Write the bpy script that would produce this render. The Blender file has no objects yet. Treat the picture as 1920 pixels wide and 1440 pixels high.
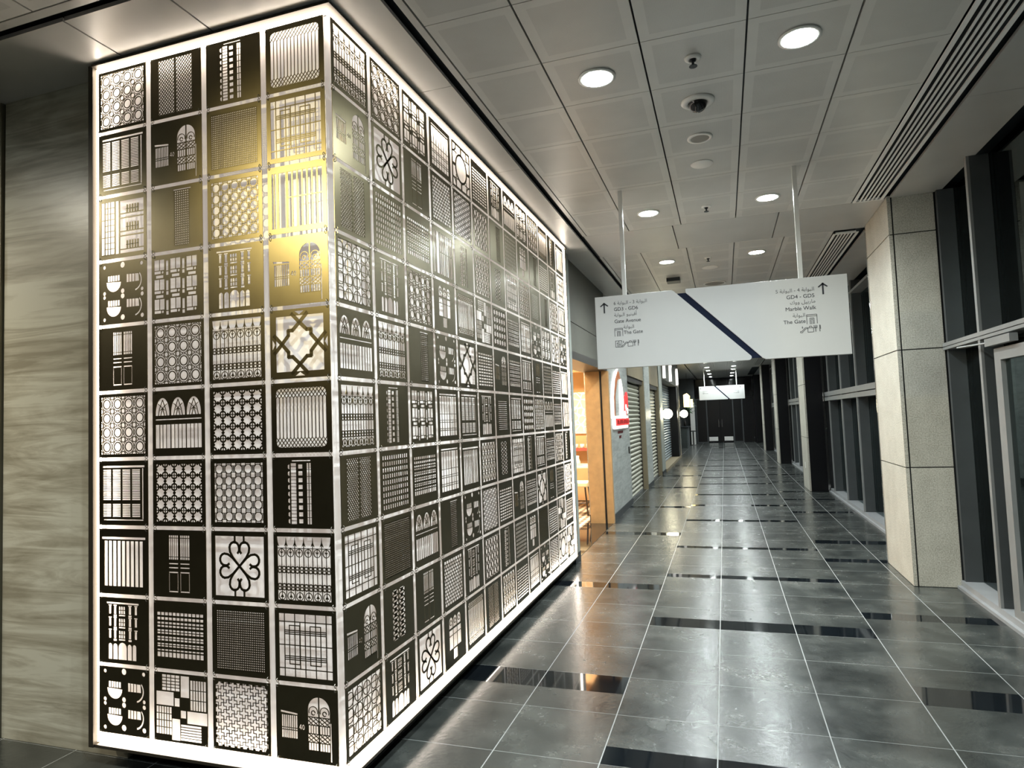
import bpy, bmesh, math, random
from mathutils import Vector, Matrix
from math import sin, cos, pi, sqrt

S = bpy.context.scene
C = S.collection
random.seed(7)

# ------------------------------------------------------------------ camera
F_PX, YAW, PITCH, ROLL = 1215.509, -0.314188, 0.056993, -0.037691
CAM = Vector((1.59673, -2.43513, 1.59372))
fwd = Vector((sin(YAW) * cos(PITCH), cos(YAW) * cos(PITCH), sin(PITCH)))
rgt = Vector((cos(YAW), -sin(YAW), 0))
upv = rgt.cross(fwd)
r2 = rgt * cos(ROLL) + upv * sin(ROLL)
u2 = -rgt * sin(ROLL) + upv * cos(ROLL)
cd = bpy.data.cameras.new('camera')
cam = bpy.data.objects.new('camera', cd)
C.objects.link(cam)
M = Matrix((r2, u2, -fwd)).transposed().to_4x4()
M.translation = CAM
cam.matrix_world = M
cd.sensor_width = 36.0
cd.lens = 36.0 * F_PX / 1920.0
cd.clip_start = 0.05
cd.clip_end = 300
S.camera = cam

# ------------------------------------------------------------------ world, exposure
w = bpy.data.worlds.new('night')
S.world = w
w.use_nodes = True
w.node_tree.nodes['Background'].inputs[0].default_value = (0.30, 0.40, 0.5, 1)
w.node_tree.nodes['Background'].inputs[1].default_value = 0.012
S.view_settings.view_transform = 'Standard'
S.view_settings.look = 'None'
S.view_settings.gamma = 1.0
S.view_settings.exposure = 0.0
S.cycles.sample_clamp_indirect = 6.0

SPOT_W = 270.0          # each ceiling downlight
COOL = (0.89, 0.985, 1.0)
ZC = 3.5               # ceiling height
BAY = 7.25             # pillar to pillar


def downlight_lamp(name, loc, watts, col=COOL, size=160):
    d = bpy.data.lights.new(name, 'SPOT')
    d.energy = watts
    d.color = col
    d.spot_size = math.radians(size)
    d.spot_blend = 0.9
    d.shadow_soft_size = 0.07
    o = bpy.data.objects.new(name, d)
    C.objects.link(o)
    o.location = loc
    return o


# ------------------------------------------------------------------ materials
def newmat(name):
    m = bpy.data.materials.new(name)
    m.use_nodes = True
    nt = m.node_tree
    b = nt.nodes['Principled BSDF']
    return m, nt, b


def setb(b, col=None, rough=None, metal=None, spec=None, emit=None, es=None, coat=None):
    if col is not None:
        b.inputs['Base Color'].default_value = (*col, 1)
    if rough is not None:
        b.inputs['Roughness'].default_value = rough
    if metal is not None:
        b.inputs['Metallic'].default_value = metal
    if spec is not None:
        b.inputs['Specular IOR Level'].default_value = spec
    if emit is not None:
        b.inputs['Emission Color'].default_value = (*emit, 1)
        b.inputs['Emission Strength'].default_value = es
    if coat is not None:
        b.inputs['Coat Weight'].default_value = coat


def plain(name, col, rough=0.5, metal=0.0, spec=0.5, emit=None, es=0, var=0.06, scale=6.0):
    """principled material with a faint procedural tone variation"""
    m, nt, b = newmat(name)
    setb(b, col, rough, metal, spec, emit, es)
    if var > 0:
        tc = nt.nodes.new('ShaderNodeTexCoord')
        n = nt.nodes.new('ShaderNodeTexNoise')
        n.inputs['Scale'].default_value = scale
        n.inputs['Detail'].default_value = 4
        nt.links.new(tc.outputs['Object'], n.inputs['Vector'])
        r = nt.nodes.new('ShaderNodeValToRGB')
        r.color_ramp.elements[0].position = 0.3
        r.color_ramp.elements[1].position = 0.7
        r.color_ramp.elements[0].color = (*[c * (1 - var) for c in col], 1)
        r.color_ramp.elements[1].color = (*[min(1, c * (1 + var)) for c in col], 1)
        nt.links.new(n.outputs['Fac'], r.inputs['Fac'])
        nt.links.new(r.outputs['Color'], b.inputs['Base Color'])
    return m


def glow(name, col, strength):
    m, nt, b = newmat(name)
    setb(b, col if min(col) < .5 else (0.8, 0.8, 0.8), 0.4, emit=col, es=strength)
    return m


def math_node(nt, op, a, b=None, c=None):
    n = nt.nodes.new('ShaderNodeMath')
    n.operation = op
    for i, v in enumerate((a, b, c)):
        if v is None:
            continue
        if isinstance(v, (int, float)):
            n.inputs[i].default_value = v
        else:
            nt.links.new(v, n.inputs[i])
    return n.outputs[0]


def noise(nt, vec, scale, detail=4, rough=0.5, dist=0.0):
    n = nt.nodes.new('ShaderNodeTexNoise')
    n.inputs['Scale'].default_value = scale
    n.inputs['Detail'].default_value = detail
    n.inputs['Roughness'].default_value = rough
    n.inputs['Distortion'].default_value = dist
    nt.links.new(vec, n.inputs['Vector'])
    return n.outputs['Fac']


def mix(nt, fac, a, b):
    n = nt.nodes.new('ShaderNodeMix')
    n.data_type = 'RGBA'
    if isinstance(fac, (int, float)):
        n.inputs[0].default_value = fac
    else:
        nt.links.new(fac, n.inputs[0])
    for i, v in ((6, a), (7, b)):
        if isinstance(v, tuple):
            n.inputs[i].default_value = (*v, 1)
        else:
            nt.links.new(v, n.inputs[i])
    return n.outputs[2]


def ramp(nt, fac, stops):
    r = nt.nodes.new('ShaderNodeValToRGB')
    e = r.color_ramp.elements
    while len(e) < len(stops):
        e.new(0.5)
    for el, (p, c) in zip(e, stops):
        el.position = p
        el.color = (*c, 1)
    nt.links.new(fac, r.inputs['Fac'])
    return r.outputs['Color']


def bump(nt, b, h, strength, distance):
    n = nt.nodes.new('ShaderNodeBump')
    n.inputs['Strength'].default_value = strength
    n.inputs['Distance'].default_value = distance
    nt.links.new(h, n.inputs['Height'])
    nt.links.new(n.outputs['Normal'], b.inputs['Normal'])


# floor tiles: 0.521 x 0.5145 m grid
GX0, GXP, GY0, GYP = 0.442, 0.5205, 0.605, 0.5145


def floor_material():
    m, nt, b = newmat('grey_stone_tile')
    tc = nt.nodes.new('ShaderNodeTexCoord')
    sp = nt.nodes.new('ShaderNodeSeparateXYZ')
    nt.links.new(tc.outputs['Object'], sp.inputs[0])
    u = math_node(nt, 'DIVIDE', math_node(nt, 'SUBTRACT', sp.outputs[0], GX0), GXP)
    v = math_node(nt, 'DIVIDE', math_node(nt, 'SUBTRACT', sp.outputs[1], GY0), GYP)
    fu, fv = math_node(nt, 'FRACT', u), math_node(nt, 'FRACT', v)
    du = math_node(nt, 'ABSOLUTE', math_node(nt, 'SUBTRACT', fu, 0.5))
    dv = math_node(nt, 'ABSOLUTE', math_node(nt, 'SUBTRACT', fv, 0.5))
    gl = math_node(nt, 'GREATER_THAN', du, 0.4945)
    gt = math_node(nt, 'GREATER_THAN', dv, 0.4966)
    cmb = nt.nodes.new('ShaderNodeCombineXYZ')
    nt.links.new(math_node(nt, 'FLOOR', u), cmb.inputs[0])
    nt.links.new(math_node(nt, 'FLOOR', v), cmb.inputs[1])
    wn = nt.nodes.new('ShaderNodeTexWhiteNoise')
    wn.noise_dimensions = '2D'
    nt.links.new(cmb.outputs[0], wn.inputs['Vector'])
    big = noise(nt, tc.outputs['Object'], 3.0, 6, 0.6, 0.2)
    base = ramp(nt, big, [(0.33, (0.019, 0.022, 0.021)), (0.5, (0.037, 0.041, 0.038)), (0.64, (0.066, 0.070, 0.064))])
    tone = math_node(nt, 'MULTIPLY_ADD', wn.outputs['Value'], 0.35, 0.82)
    mul = nt.nodes.new('ShaderNodeVectorMath')
    mul.operation = 'SCALE'
    nt.links.new(base, mul.inputs[0])
    nt.links.new(tone, mul.inputs['Scale'])
    patchy = noise(nt, tc.outputs['Object'], 1.7, 3)
    gt2 = math_node(nt, 'MULTIPLY', gt, math_node(nt, 'MULTIPLY_ADD', patchy, 1.1, 0.1))
    c1 = mix(nt, gt2, mul.outputs[0], (0.30, 0.31, 0.30))
    c2 = mix(nt, math_node(nt, 'MULTIPLY', gl, 0.9), c1, (0.30, 0.31, 0.30))
    nt.links.new(c2, b.inputs['Base Color'])
    spk = noise(nt, tc.outputs['Object'], 16, 5, 0.65)
    rr = math_node(nt, 'MULTIPLY_ADD', spk, 0.20, math_node(nt, 'MULTIPLY_ADD', big, 0.14, 0.07))
    grout = math_node(nt, 'MAXIMUM', gl, gt)
    nt.links.new(math_node(nt, 'MULTIPLY_ADD', grout, 0.35, rr), b.inputs['Roughness'])
    b.inputs['Specular IOR Level'].default_value = 0.8
    fine = noise(nt, tc.outputs['Object'], 40, 3, 0.55)
    bump(nt, b, fine, 0.12, 0.0075)
    return m


def travertine_material(name, dark, mid, light, scale=1.0):
    m, nt, b = newmat(name)
    tc = nt.nodes.new('ShaderNodeTexCoord')
    mp = nt.nodes.new('ShaderNodeMapping')
    mp.inputs['Scale'].default_value = (0.7 * scale, 0.7 * scale, 2.6 * scale)
    nt.links.new(tc.outputs['Object'], mp.inputs[0])
    n1 = noise(nt, mp.outputs[0], 1.5, 5, 0.55, 1.4)
    mp2 = nt.nodes.new('ShaderNodeMapping')
    mp2.inputs['Scale'].default_value = (0.55 * scale, 0.55 * scale, 6.5 * scale)
    nt.links.new(tc.outputs['Object'], mp2.inputs[0])
    n2 = noise(nt, mp2.outputs[0], 1.6, 8, 0.6, 2.2)
    f = math_node(nt, 'MULTIPLY_ADD', n2, 0.55, math_node(nt, 'MULTIPLY', n1, 0.5))
    col = ramp(nt, f, [(0.42, dark), (0.52, mid), (0.60, light)])
    nt.links.new(col, b.inputs['Base Color'])
    setb(b, None, 0.32, 0, 0.5)
    return m


def panel_material():
    """ceiling tile: slightly darker perforated centre inside a plain border (uses the tile's UV)"""
    m, nt, b = newmat('ceiling_metal_tile')
    uv = nt.nodes.new('ShaderNodeTexCoord')
    sp = nt.nodes.new('ShaderNodeSeparateXYZ')
    nt.links.new(uv.outputs['UV'], sp.inputs[0])
    dx = math_node(nt, 'ABSOLUTE', math_node(nt, 'SUBTRACT', sp.outputs[0], 0.5))
    dy = math_node(nt, 'ABSOLUTE', math_node(nt, 'SUBTRACT', sp.outputs[1], 0.5))
    inside = math_node(nt, 'LESS_THAN', math_node(nt, 'MAXIMUM', dx, dy), 0.40)
    mp = nt.nodes.new('ShaderNodeMapping')
    mp.inputs['Scale'].default_value = (220, 220, 220)
    nt.links.new(uv.outputs['Object'], mp.inputs[0])
    vor = nt.nodes.new('ShaderNodeTexVoronoi')
    vor.inputs['Scale'].default_value = 1.0
    vor.inputs['Randomness'].default_value = 0.0
    nt.links.new(mp.outputs[0], vor.inputs['Vector'])
    dots = math_node(nt, 'LESS_THAN', vor.outputs['Distance'], 0.3)
    hole = math_node(nt, 'MULTIPLY', inside, dots)
    n = noise(nt, uv.outputs['Object'], 3, 3)
    base = ramp(nt, n, [(0.3, (0.64, 0.63, 0.595)), (0.7, (0.72, 0.71, 0.67))])
    c1 = mix(nt, math_node(nt, 'MULTIPLY', inside, 0.08), base, (0.10, 0.10, 0.09))
    c2 = mix(nt, math_node(nt, 'MULTIPLY', hole, 0.22), c1, (0.03, 0.03, 0.03))
    nt.links.new(c2, b.inputs['Base Color'])
    setb(b, None, 0.38, 0.2, 0.5)
    return m


def soffit_material():
    m, nt, b = newmat('soffit_metal')
    tc = nt.nodes.new('ShaderNodeTexCoord')
    n = noise(nt, tc.outputs['Object'], 2.5, 5)
    nt.links.new(ramp(nt, n, [(0.3, (0.58, 0.57, 0.54)), (0.7, (0.64, 0.63, 0.60))]), b.inputs['Base Color'])
    setb(b, None, 0.36, 0.4, 0.5)
    return m


def granite_material(name, c0, c1, c2):
    m, nt, b = newmat(name)
    tc = nt.nodes.new('ShaderNodeTexCoord')
    n1 = noise(nt, tc.outputs['Object'], 95, 3, 0.7)
    n2 = noise(nt, tc.outputs['Object'], 5, 5, 0.6)
    f = math_node(nt, 'MULTIPLY_ADD', n2, 0.22, math_node(nt, 'MULTIPLY', n1, 0.78))
    nt.links.new(ramp(nt, f, [(0.36, c0), (0.5, c1), (0.64, c2)]), b.inputs['Base Color'])
    setb(b, None, 0.55, 0, 0.35)
    bump(nt, b, n1, 0.25, 0.004)
    return m


def backing_material():
    m, nt, b = newmat('white_marbled_backing')
    tc = nt.nodes.new('ShaderNodeTexCoord')
    mp = nt.nodes.new('ShaderNodeMapping')
    mp.inputs['Scale'].default_value = (3.0, 3.0, 1.2)
    nt.links.new(tc.outputs['Object'], mp.inputs[0])
    n = noise(nt, mp.outputs[0], 2.6, 5, 0.6, 0.8)
    col = ramp(nt, n, [(0.3, (0.66, 0.635, 0.60)), (0.55, (0.84, 0.815, 0.79)), (0.75, (0.92, 0.90, 0.88))])
    nt.links.new(col, b.inputs['Base Color'])
    b.inputs['Emission Color'].default_value = (1.0, 0.87, 0.78, 1)
    b.inputs['Emission Strength'].default_value = 0.33
    setb(b, None, 0.22, 0, 0.6)
    return m


def glass_material():
    m, nt, b = newmat('window_glass')
    nt.nodes.remove(b)
    out = nt.nodes['Material Output']
    fr = nt.nodes.new('ShaderNodeFresnel')
    fr.inputs['IOR'].default_value = 1.45
    tr = nt.nodes.new('ShaderNodeBsdfTransparent')
    tr.inputs[0].default_value = (0.35, 0.42, 0.42, 1)
    gl = nt.nodes.new('ShaderNodeBsdfGlossy')
    gl.inputs['Roughness'].default_value = 0.02
    gl.inputs[0].default_value = (0.8, 0.9, 0.9, 1)
    ms = nt.nodes.new('ShaderNodeMixShader')
    nt.links.new(fr.outputs[0], ms.inputs[0])
    nt.links.new(tr.outputs[0], ms.inputs[1])
    nt.links.new(gl.outputs[0], ms.inputs[2])
    nt.links.new(ms.outputs[0], out.inputs['Surface'])
    return m


def carpet_material():
    m, nt, b = newmat('striped_carpet')
    tc = nt.nodes.new('ShaderNodeTexCoord')
    sp = nt.nodes.new('ShaderNodeSeparateXYZ')
    nt.links.new(tc.outputs['Object'], sp.inputs[0])
    s = math_node(nt, 'FRACT', math_node(nt, 'MULTIPLY', sp.outputs[0], 9.0))
    band = math_node(nt, 'GREATER_THAN', s, 0.5)
    s2 = math_node(nt, 'FRACT', math_node(nt, 'MULTIPLY', sp.outputs[1], 5.0))
    chk = math_node(nt, 'MULTIPLY', band, math_node(nt, 'GREATER_THAN', s2, 0.15))
    nt.links.new(mix(nt, chk, (0.55, 0.45, 0.33), (0.16, 0.11, 0.08)), b.inputs['Base Color'])
    setb(b, None, 0.9)
    return m


MT = {}
MT['floor'] = floor_material()
MT['black_tile'] = plain('black_polished_tile', (0.006, 0.008, 0.010), 0.05, 0, 0.6, var=0.2)
MT['travertine'] = travertine_material('travertine', (0.34, 0.31, 0.23), (0.50, 0.47, 0.37), (0.64, 0.62, 0.51))
MT['grey_travertine'] = travertine_material('grey_travertine', (0.34, 0.36, 0.34), (0.44, 0.46, 0.43), (0.52, 0.54, 0.51), 1.6)
MT['tile'] = panel_material()
MT['soffit'] = soffit_material()
MT['void'] = plain('dark_void', (0.006, 0.007, 0.008), 0.8, var=0)
MT['slot'] = plain('dark_slot_metal', (0.015, 0.02, 0.024), 0.4, 0.3)
MT['bronze'] = plain('bronze_sheet', (0.175, 0.15, 0.092), 0.34, 1.0, var=0.04, scale=12)
MT['ring'] = plain('steel_ring', (0.30, 0.28, 0.24), 0.35, 0.9, var=0)
MT['frame'] = plain('dark_bronze_frame', (0.06, 0.05, 0.035), 0.45, 0.5)
MT['backing'] = backing_material()
MT['white_lip'] = plain('white_return', (0.85, 0.82, 0.76), 0.4)
MT['led'] = glow('led_light', (1.0, 0.87, 0.74), 19.0)
MT['olive'] = plain('olive_metal_cladding', (0.20, 0.18, 0.12), 0.4, 0.4)
MT['wallgrey'] = plain('grey_wall_panel', (0.095, 0.092, 0.074), 0.65, 0)
MT['jamb'] = plain('grey_green_jamb', (0.30, 0.32, 0.29), 0.5)
MT['oak'] = plain('orange_oak', (0.62, 0.36, 0.15), 0.45, var=0.1, scale=9)
MT['lintel'] = plain('dark_lintel', (0.035, 0.03, 0.026), 0.4)
MT['brown'] = plain('brown_reveal', (0.26, 0.21, 0.13), 0.5)
MT['shutter'] = plain('beige_shutter', (0.42, 0.41, 0.33), 0.45, 0.2)
MT['shutter_blue'] = plain('steel_shutter', (0.30, 0.35, 0.37), 0.38, 0.5)
MT['granite'] = granite_material('beige_granite', (0.29, 0.27, 0.225), (0.44, 0.42, 0.355), (0.57, 0.55, 0.48))
MT['black_gloss'] = plain('black_cladding', (0.004, 0.004, 0.005), 0.3, 0, 0.3, var=0)
MT['chrome'] = plain('polished_steel', (0.62, 0.60, 0.58), 0.14, 1.0, var=0)
MT['alu'] = plain('grey_aluminium', (0.27, 0.275, 0.27), 0.42, 0.4)
MT['slate'] = plain('slate_aluminium', (0.062, 0.068, 0.070), 0.5, 0.3)
MT['sill'] = plain('pale_sill', (0.27, 0.275, 0.28), 0.4)
MT['glass'] = glass_material()
MT['signwhite'] = plain('white_sign_face', (0.60, 0.60, 0.585), 0.35, var=0.01)
MT['navy'] = plain('navy_stripe', (0.006, 0.011, 0.030), 0.7, 0, 0.15, var=0)
MT['ink'] = plain('sign_ink', (0.012, 0.012, 0.016), 0.5, var=0)
MT['greyink'] = plain('sign_grey_ink', (0.13, 0.13, 0.13), 0.5, var=0)
MT['polewhite'] = plain('white_painted_steel', (0.72, 0.72, 0.69), 0.3, var=0)
MT['meshgrey'] = plain('grey_speaker_mesh', (0.30, 0.29, 0.26), 0.7, var=0)
MT['fixture'] = plain('white_fixture', (0.90, 0.89, 0.85), 0.4, var=0)
MT['lens'] = glow('downlight_lens', (0.92, 1.0, 0.97), 160.0)
MT['dome'] = plain('smoked_dome', (0.012, 0.012, 0.013), 0.08, 0, 0.45, var=0)
MT['globe'] = glow('globe_glass', (1.0, 0.90, 0.62), 22.0)
MT['neon'] = glow('white_lit_letter', (1.0, 0.95, 0.88), 1.1)
MT['neonwarm'] = glow('warm_lit_letter', (1.0, 0.78, 0.35), 3.0)
MT['redlit'] = glow('red_lit_letter', (0.85, 0.05, 0.05), 0.75)
MT['orange_edge'] = plain('orange_return', (0.55, 0.17, 0.05), 0.4)
MT['darkred'] = plain('dark_red_lettering', (0.10, 0.012, 0.012), 0.5, var=0)
MT['poster'] = None
MT['carpet'] = carpet_material()
MT['warmwall'] = plain('warm_wall', (0.66, 0.43, 0.21), 0.6)
MT['cream'] = plain('cream_fabric', (0.72, 0.62, 0.42), 0.8)
MT['darkwood'] = plain('dark_wood', (0.035, 0.022, 0.015), 0.45)
MT['redpaint'] = plain('red_paint', (0.55, 0.07, 0.05), 0.5)
MT['white'] = plain('white_gloss', (0.82, 0.80, 0.76), 0.3, var=0)
MT['counter'] = plain('dark_counter', (0.06, 0.075, 0.075), 0.35)
MT['leaf'] = plain('leaf_green', (0.035, 0.11, 0.025), 0.5, var=0.3, scale=30)
MT['asphalt'] = plain('night_paving', (0.03, 0.033, 0.035), 0.8)

# ------------------------------------------------------------------ mesh helpers


class MB:
    """collects geometry and links it as ONE mesh object"""

    def __init__(self):
        self.v, self.f, self.uv, self.mi = [], [], [], []

    def quad(self, a, b, c, d, mi=0, uv=None):
        n = len(self.v)
        self.v += [a, b, c, d]
        self.f.append((n, n + 1, n + 2, n + 3))
        self.mi.append(mi)
        self.uv.append(uv or ((0, 0), (1, 0), (1, 1), (0, 1)))

    def poly(self, pts, mi=0):
        n = len(self.v)
        self.v += list(pts)
        self.f.append(tuple(range(n, n + len(pts))))
        self.mi.append(mi)
        self.uv.append(tuple((0.5, 0.5) for _ in pts))

    def box(self, x0, y0, z0, x1, y1, z1, mi=0):
        p = [(x0, y0, z0), (x1, y0, z0), (x1, y1, z0), (x0, y1, z0), (x0, y0, z1), (x1, y0, z1), (x1, y1, z1), (x0, y1, z1)]
        for q in ((3, 2, 1, 0), (4, 5, 6, 7), (0, 1, 5, 4), (1, 2, 6, 5), (2, 3, 7, 6), (3, 0, 4, 7)):
            self.quad(*[p[i] for i in q], mi=mi)
        return self

    def prism(self, pts, axis, a, b, mi=0):
        """pts: 2D outline; extruded along axis ('x','y','z') from a to b"""
        def P(p, t):
            return {'x': (t, p[0], p[1]), 'y': (p[0], t, p[1]), 'z': (p[0], p[1], t)}[axis]
        A = [P(p, a) for p in pts]
        B = [P(p, b) for p in pts]
        self.poly(A[::-1], mi)
        self.poly(B, mi)
        for i in range(len(pts)):
            j = (i + 1) % len(pts)
            self.quad(A[i], A[j], B[j], B[i], mi)
        return self

    def lathe(self, prof, centre, seg=20, mi=0, axis='z'):
        """prof: (radius, height) pairs"""
        cx, cy, cz = centre
        rings = []
        for r, h in prof:
            ring = []
            for k in range(seg):
                t = 2 * pi * k / seg
                if axis == 'z':
                    ring.append((cx + r * cos(t), cy + r * sin(t), cz + h))
                elif axis == 'x':
                    ring.append((cx + h, cy + r * cos(t), cz + r * sin(t)))
                else:
                    ring.append((cx + r * cos(t), cy + h, cz + r * sin(t)))
            rings.append(ring)
        for a, b in zip(rings, rings[1:]):
            for k in range(seg):
                j = (k + 1) % seg
                self.quad(a[k], a[j], b[j], b[k], mi)
        if prof[0][0] > 1e-5:
            self.poly(rings[0][::-1], mi)
        if prof[-1][0] > 1e-5:
            self.poly(rings[-1], mi)
        return self

    def tube(self, a, b, r, seg=10, mi=0):
        a, b = Vector(a), Vector(b)
        d = (b - a).normalized()
        e = d.orthogonal().normalized()
        g = d.cross(e)
        R = [[tuple(p + (e * cos(2 * pi * k / seg) + g * sin(2 * pi * k / seg)) * r) for k in range(seg)] for p in (a, b)]
        for k in range(seg):
            j = (k + 1) % seg
            self.quad(R[0][k], R[0][j], R[1][j], R[1][k], mi)
        self.poly(R[0][::-1], mi)
        self.poly(R[1], mi)
        return self

    def mesh(self, name, mats, smooth=False):
        me = bpy.data.meshes.new(name)
        me.from_pydata(self.v, [], self.f)
        for m in (mats if isinstance(mats, (list, tuple)) else [mats]):
            me.materials.append(m)
        me.polygons.foreach_set('material_index', self.mi)
        ul = me.uv_layers.new(name='UVMap')
        flat = [c for f in self.uv for p in f for c in p]
        ul.data.foreach_set('uv', flat)
        bm = bmesh.new()
        bm.from_mesh(me)
        bmesh.ops.remove_doubles(bm, verts=bm.verts, dist=1e-5)
        bmesh.ops.recalc_face_normals(bm, faces=bm.faces)
        bm.to_mesh(me)
        bm.free()
        if smooth:
            me.polygons.foreach_set('use_smooth', [True] * len(me.polygons))
        me.update()
        return me

    def build(self, name, mats, parent=None, smooth=False, loc=None, bevel=0):
        o = bpy.data.objects.new(name, self.mesh(name, mats, smooth))
        C.objects.link(o)
        if parent:
            o.parent = parent
        if loc:
            o.location = loc
        if bevel:
            md = o.modifiers.new('Bevel', 'BEVEL')
            md.width = bevel
            md.segments = 2
            md.limit_method = 'ANGLE'
        return o


def tag(o, label=None, cat=None, group=None, kind=None):
    if label:
        o['label'] = label
    if cat:
        o['category'] = cat
    if group:
        o['group'] = group
    if kind:
        o['kind'] = kind
    return o


def struct(o):
    o['kind'] = 'structure'
    return o


def empty(name, loc, label=None, cat=None, group=None, rz=0):
    o = bpy.data.objects.new(name, None)
    o.empty_display_size = 0.05
    C.objects.link(o)
    o.location = loc
    o.rotation_euler.z = rz
    return tag(o, label, cat, group)


def copy_tree(o, parent=None):
    c = o.copy()
    C.objects.link(c)
    if parent:
        c.parent = parent
    for ch in list(o.children):
        copy_tree(ch, c)
    return c


# ------------------------------------------------------------------ FLOOR
def build_floor():
    b = MB()
    strips = {  # lane group -> black inlaid strips (y0, y1)
        'A': [(-1.45, -1.2), (1.383, 1.634), (3.692, 3.885), (6.47, 6.679), (9.1, 9.3), (12.2, 12.4), (15.0, 15.2), (18.4, 18.6)],
        'B': [(-1.453, -1.26), (0.605, 0.775), (2.664, 2.885), (4.207, 4.345), (5.665, 5.79), (7.70, 7.85), (9.353, 9.52), (10.9, 11.06), (12.95, 13.1), (14.5, 14.65), (16.55, 16.7), (18.1, 18.3), (20.7, 20.9), (24.8, 25.0), (29, 29.2)],
        'C': [(-0.7, -0.5), (1.60, 1.855), (3.13, 3.30), (5.114, 5.277), (6.121, 6.334), (8.61, 8.78), (10.2, 10.35), (11.4, 11.55), (13.3, 13.45), (15.1, 15.3), (17.2, 17.35), (20.2, 20.4)],
    }
    lanes = [(-9.0, GX0 + GXP, 'A'), (GX0 + GXP, GX0 + 4 * GXP, 'B'), (GX0 + 4 * GXP, 4.3, 'C')]
    for x0, x1, g in lanes:
        y = -9.0
        for a, c in strips[g]:
            b.quad((x0, y, 0), (x1, y, 0), (x1, a, 0), (x0, a, 0), 0)
            # one inlay per lane, grout left between lanes
            xs = x0 if g != 'A' else GX0 - 3 * GXP
            if g == 'A':
                b.quad((x0, a, 0), (xs, a, 0), (xs, c, 0), (x0, c, 0), 0)
            n = max(1, round((x1 - xs) / GXP))
            for k in range(n):
                p, q = xs + k * GXP, min(xs + (k + 1) * GXP, x1)
                b.quad((p, a, 0), (p + .003, a, 0), (p + .003, c, 0), (p, c, 0), 0)
                b.quad((p + .003, a, 0), (q - .003, a, 0), (q - .003, c, 0), (p + .003, c, 0), 1)
                b.quad((q - .003, a, 0), (q, a, 0), (q, c, 0), (q - .003, c, 0), 0)
            y = c
        b.quad((x0, y, 0), (x1, y, 0), (x1, 36, 0), (x0, 36, 0), 0)
    o = b.build('floor', [MT['floor'], MT['black_tile']])
    struct(o)


build_floor()
g = MB().box(4.3, -9, -0.06, 16, 60, -0.02)
struct(g.build('ground', MT['asphalt']))

# ------------------------------------------------------------------ CEILING
CXJ = [0.324, 0.765, 1.285, 1.805, 2.325, 2.825]


def ceiling():
    b = MB()
    gap = 0.005
    gy = 0.0022

    def panel(x0, y0, x1, y1, mi=0):
        x0, y0, x1, y1 = x0 + gap, y0 + gy, x1 - gap, y1 - gy
        z = ZC
        b.quad((x0, y0, z), (x0, y1, z), (x1, y1, z), (x1, y0, z), mi, ((0, 0), (0, 1), (1, 1), (1, 0)))
        t = z + 0.02
        for p, q in (((x0, y0), (x1, y0)), ((x1, y0), (x1, y1)), ((x1, y1), (x0, y1)), ((x0, y1), (x0, y0))):
            b.quad((p[0], p[1], z), (q[0], q[1], z), (q[0], q[1], t), (p[0], p[1], t), mi)

    for k in range(-2, 5):
        y0 = 4.21 + BAY * k - (BAY - 0.97)
        y1 = 4.21 + BAY * k
        if k == 0:
            y0 = -2.06
        if y0 > 34:
            continue
        ys = []
        y = 3.976 + BAY * k
        while y > y0 + 0.15:
            ys.append(y)
            y -= 0.5225
        ys = [y0] + ys[::-1] + [y1]
        for xa, xb in zip(CXJ, CXJ[1:]):
            for ya, yb in zip(ys, ys[1:]):
                panel(xa, ya, xb, yb)
        # flush cross beam between the bays (three plates)
        for xa, xb in ((0.285, 1.2), (1.2, 2.2), (2.2, 3.11)):
            panel(xa, y1, xb, y1 + 0.97 if k else y1 + 0.97, 1)
    # area over the entrance side (left of the main run, in front of the lit wall)
    for i in range(1, 16):
        xa, xb = 0.324 - 0.5225 * i, 0.324 - 0.5225 * (i - 1)
        y = -0.42
        while y > -9:
            panel(xa, y - 0.5225, xb, y)
            y -= 0.5225
    # slim margin strips beside the slots
    y = -0.375
    for ya, yb in ((-9, -0.375),):
        pass
    b.box(0.283, -0.34, ZC, 0.319, 4.205, ZC + .02, 1)
    for k in range(1, 5):
        b.box(0.283, 5.18 + BAY * (k - 1), ZC, 0.319, 4.205 + BAY * k, ZC + .02, 1)
    b.box(-9, -0.415, ZC, 0.319, -0.372, ZC + .02, 1)
    # soffit plates round the lit wall
    for ya, yb in ((-0.325, 0.875), (0.875, 2.19), (2.19, 3.50), (3.50, 4.81), (4.81, 7.45), (7.45, 11), (11, 16), (16, 22), (22, 28), (28, 36)):
        panel(-0.62, ya, 0.235, yb, 1)
    for xa, xb in ((-2.75, -1.185), (-1.185, -0.62), (-4.3, -2.75), (-5.9, -4.3), (-9, -5.9)):
        panel(xa, -0.325, xb, 0.6, 1)
    # right hand soffit beside the grille
    for ya, yb in ((-9, -5.6), (-5.6, -4.04), (-4.04, -2.48), (-2.48, -0.92), (-0.92, 0.64), (0.64, 2.2), (2.2, 4.19)):
        panel(3.135, ya, 3.54, yb, 1)
    for k in range(1, 5):
        yy = 5.12 + BAY * (k - 1)
        for j in range(4):
            panel(3.135, yy + j * 1.58, 3.54, yy + (j + 1) * 1.58, 1)
    o = b.build('ceiling', [MT['tile'], MT['soffit']])
    struct(o)
    # dark plenum above the joints
    v = MB()
    v.box(-9, -9, ZC + 0.05, 4.2, 36, ZC + 0.12)
    struct(v.build('ceiling', MT['slot']))


ceiling()

# ------------------------------------------------------------------ WALLS
# entrance side: travertine wall beside the lit box
struct(MB().box(-2.185, 0.10, 0, -1.30, 0.5, ZC + .03).build('wall_front', MT['travertine']))
struct(MB().box(-9, 0.085, 0, -2.197, 0.5, ZC + .03).build('wall_front', MT['olive']))
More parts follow.
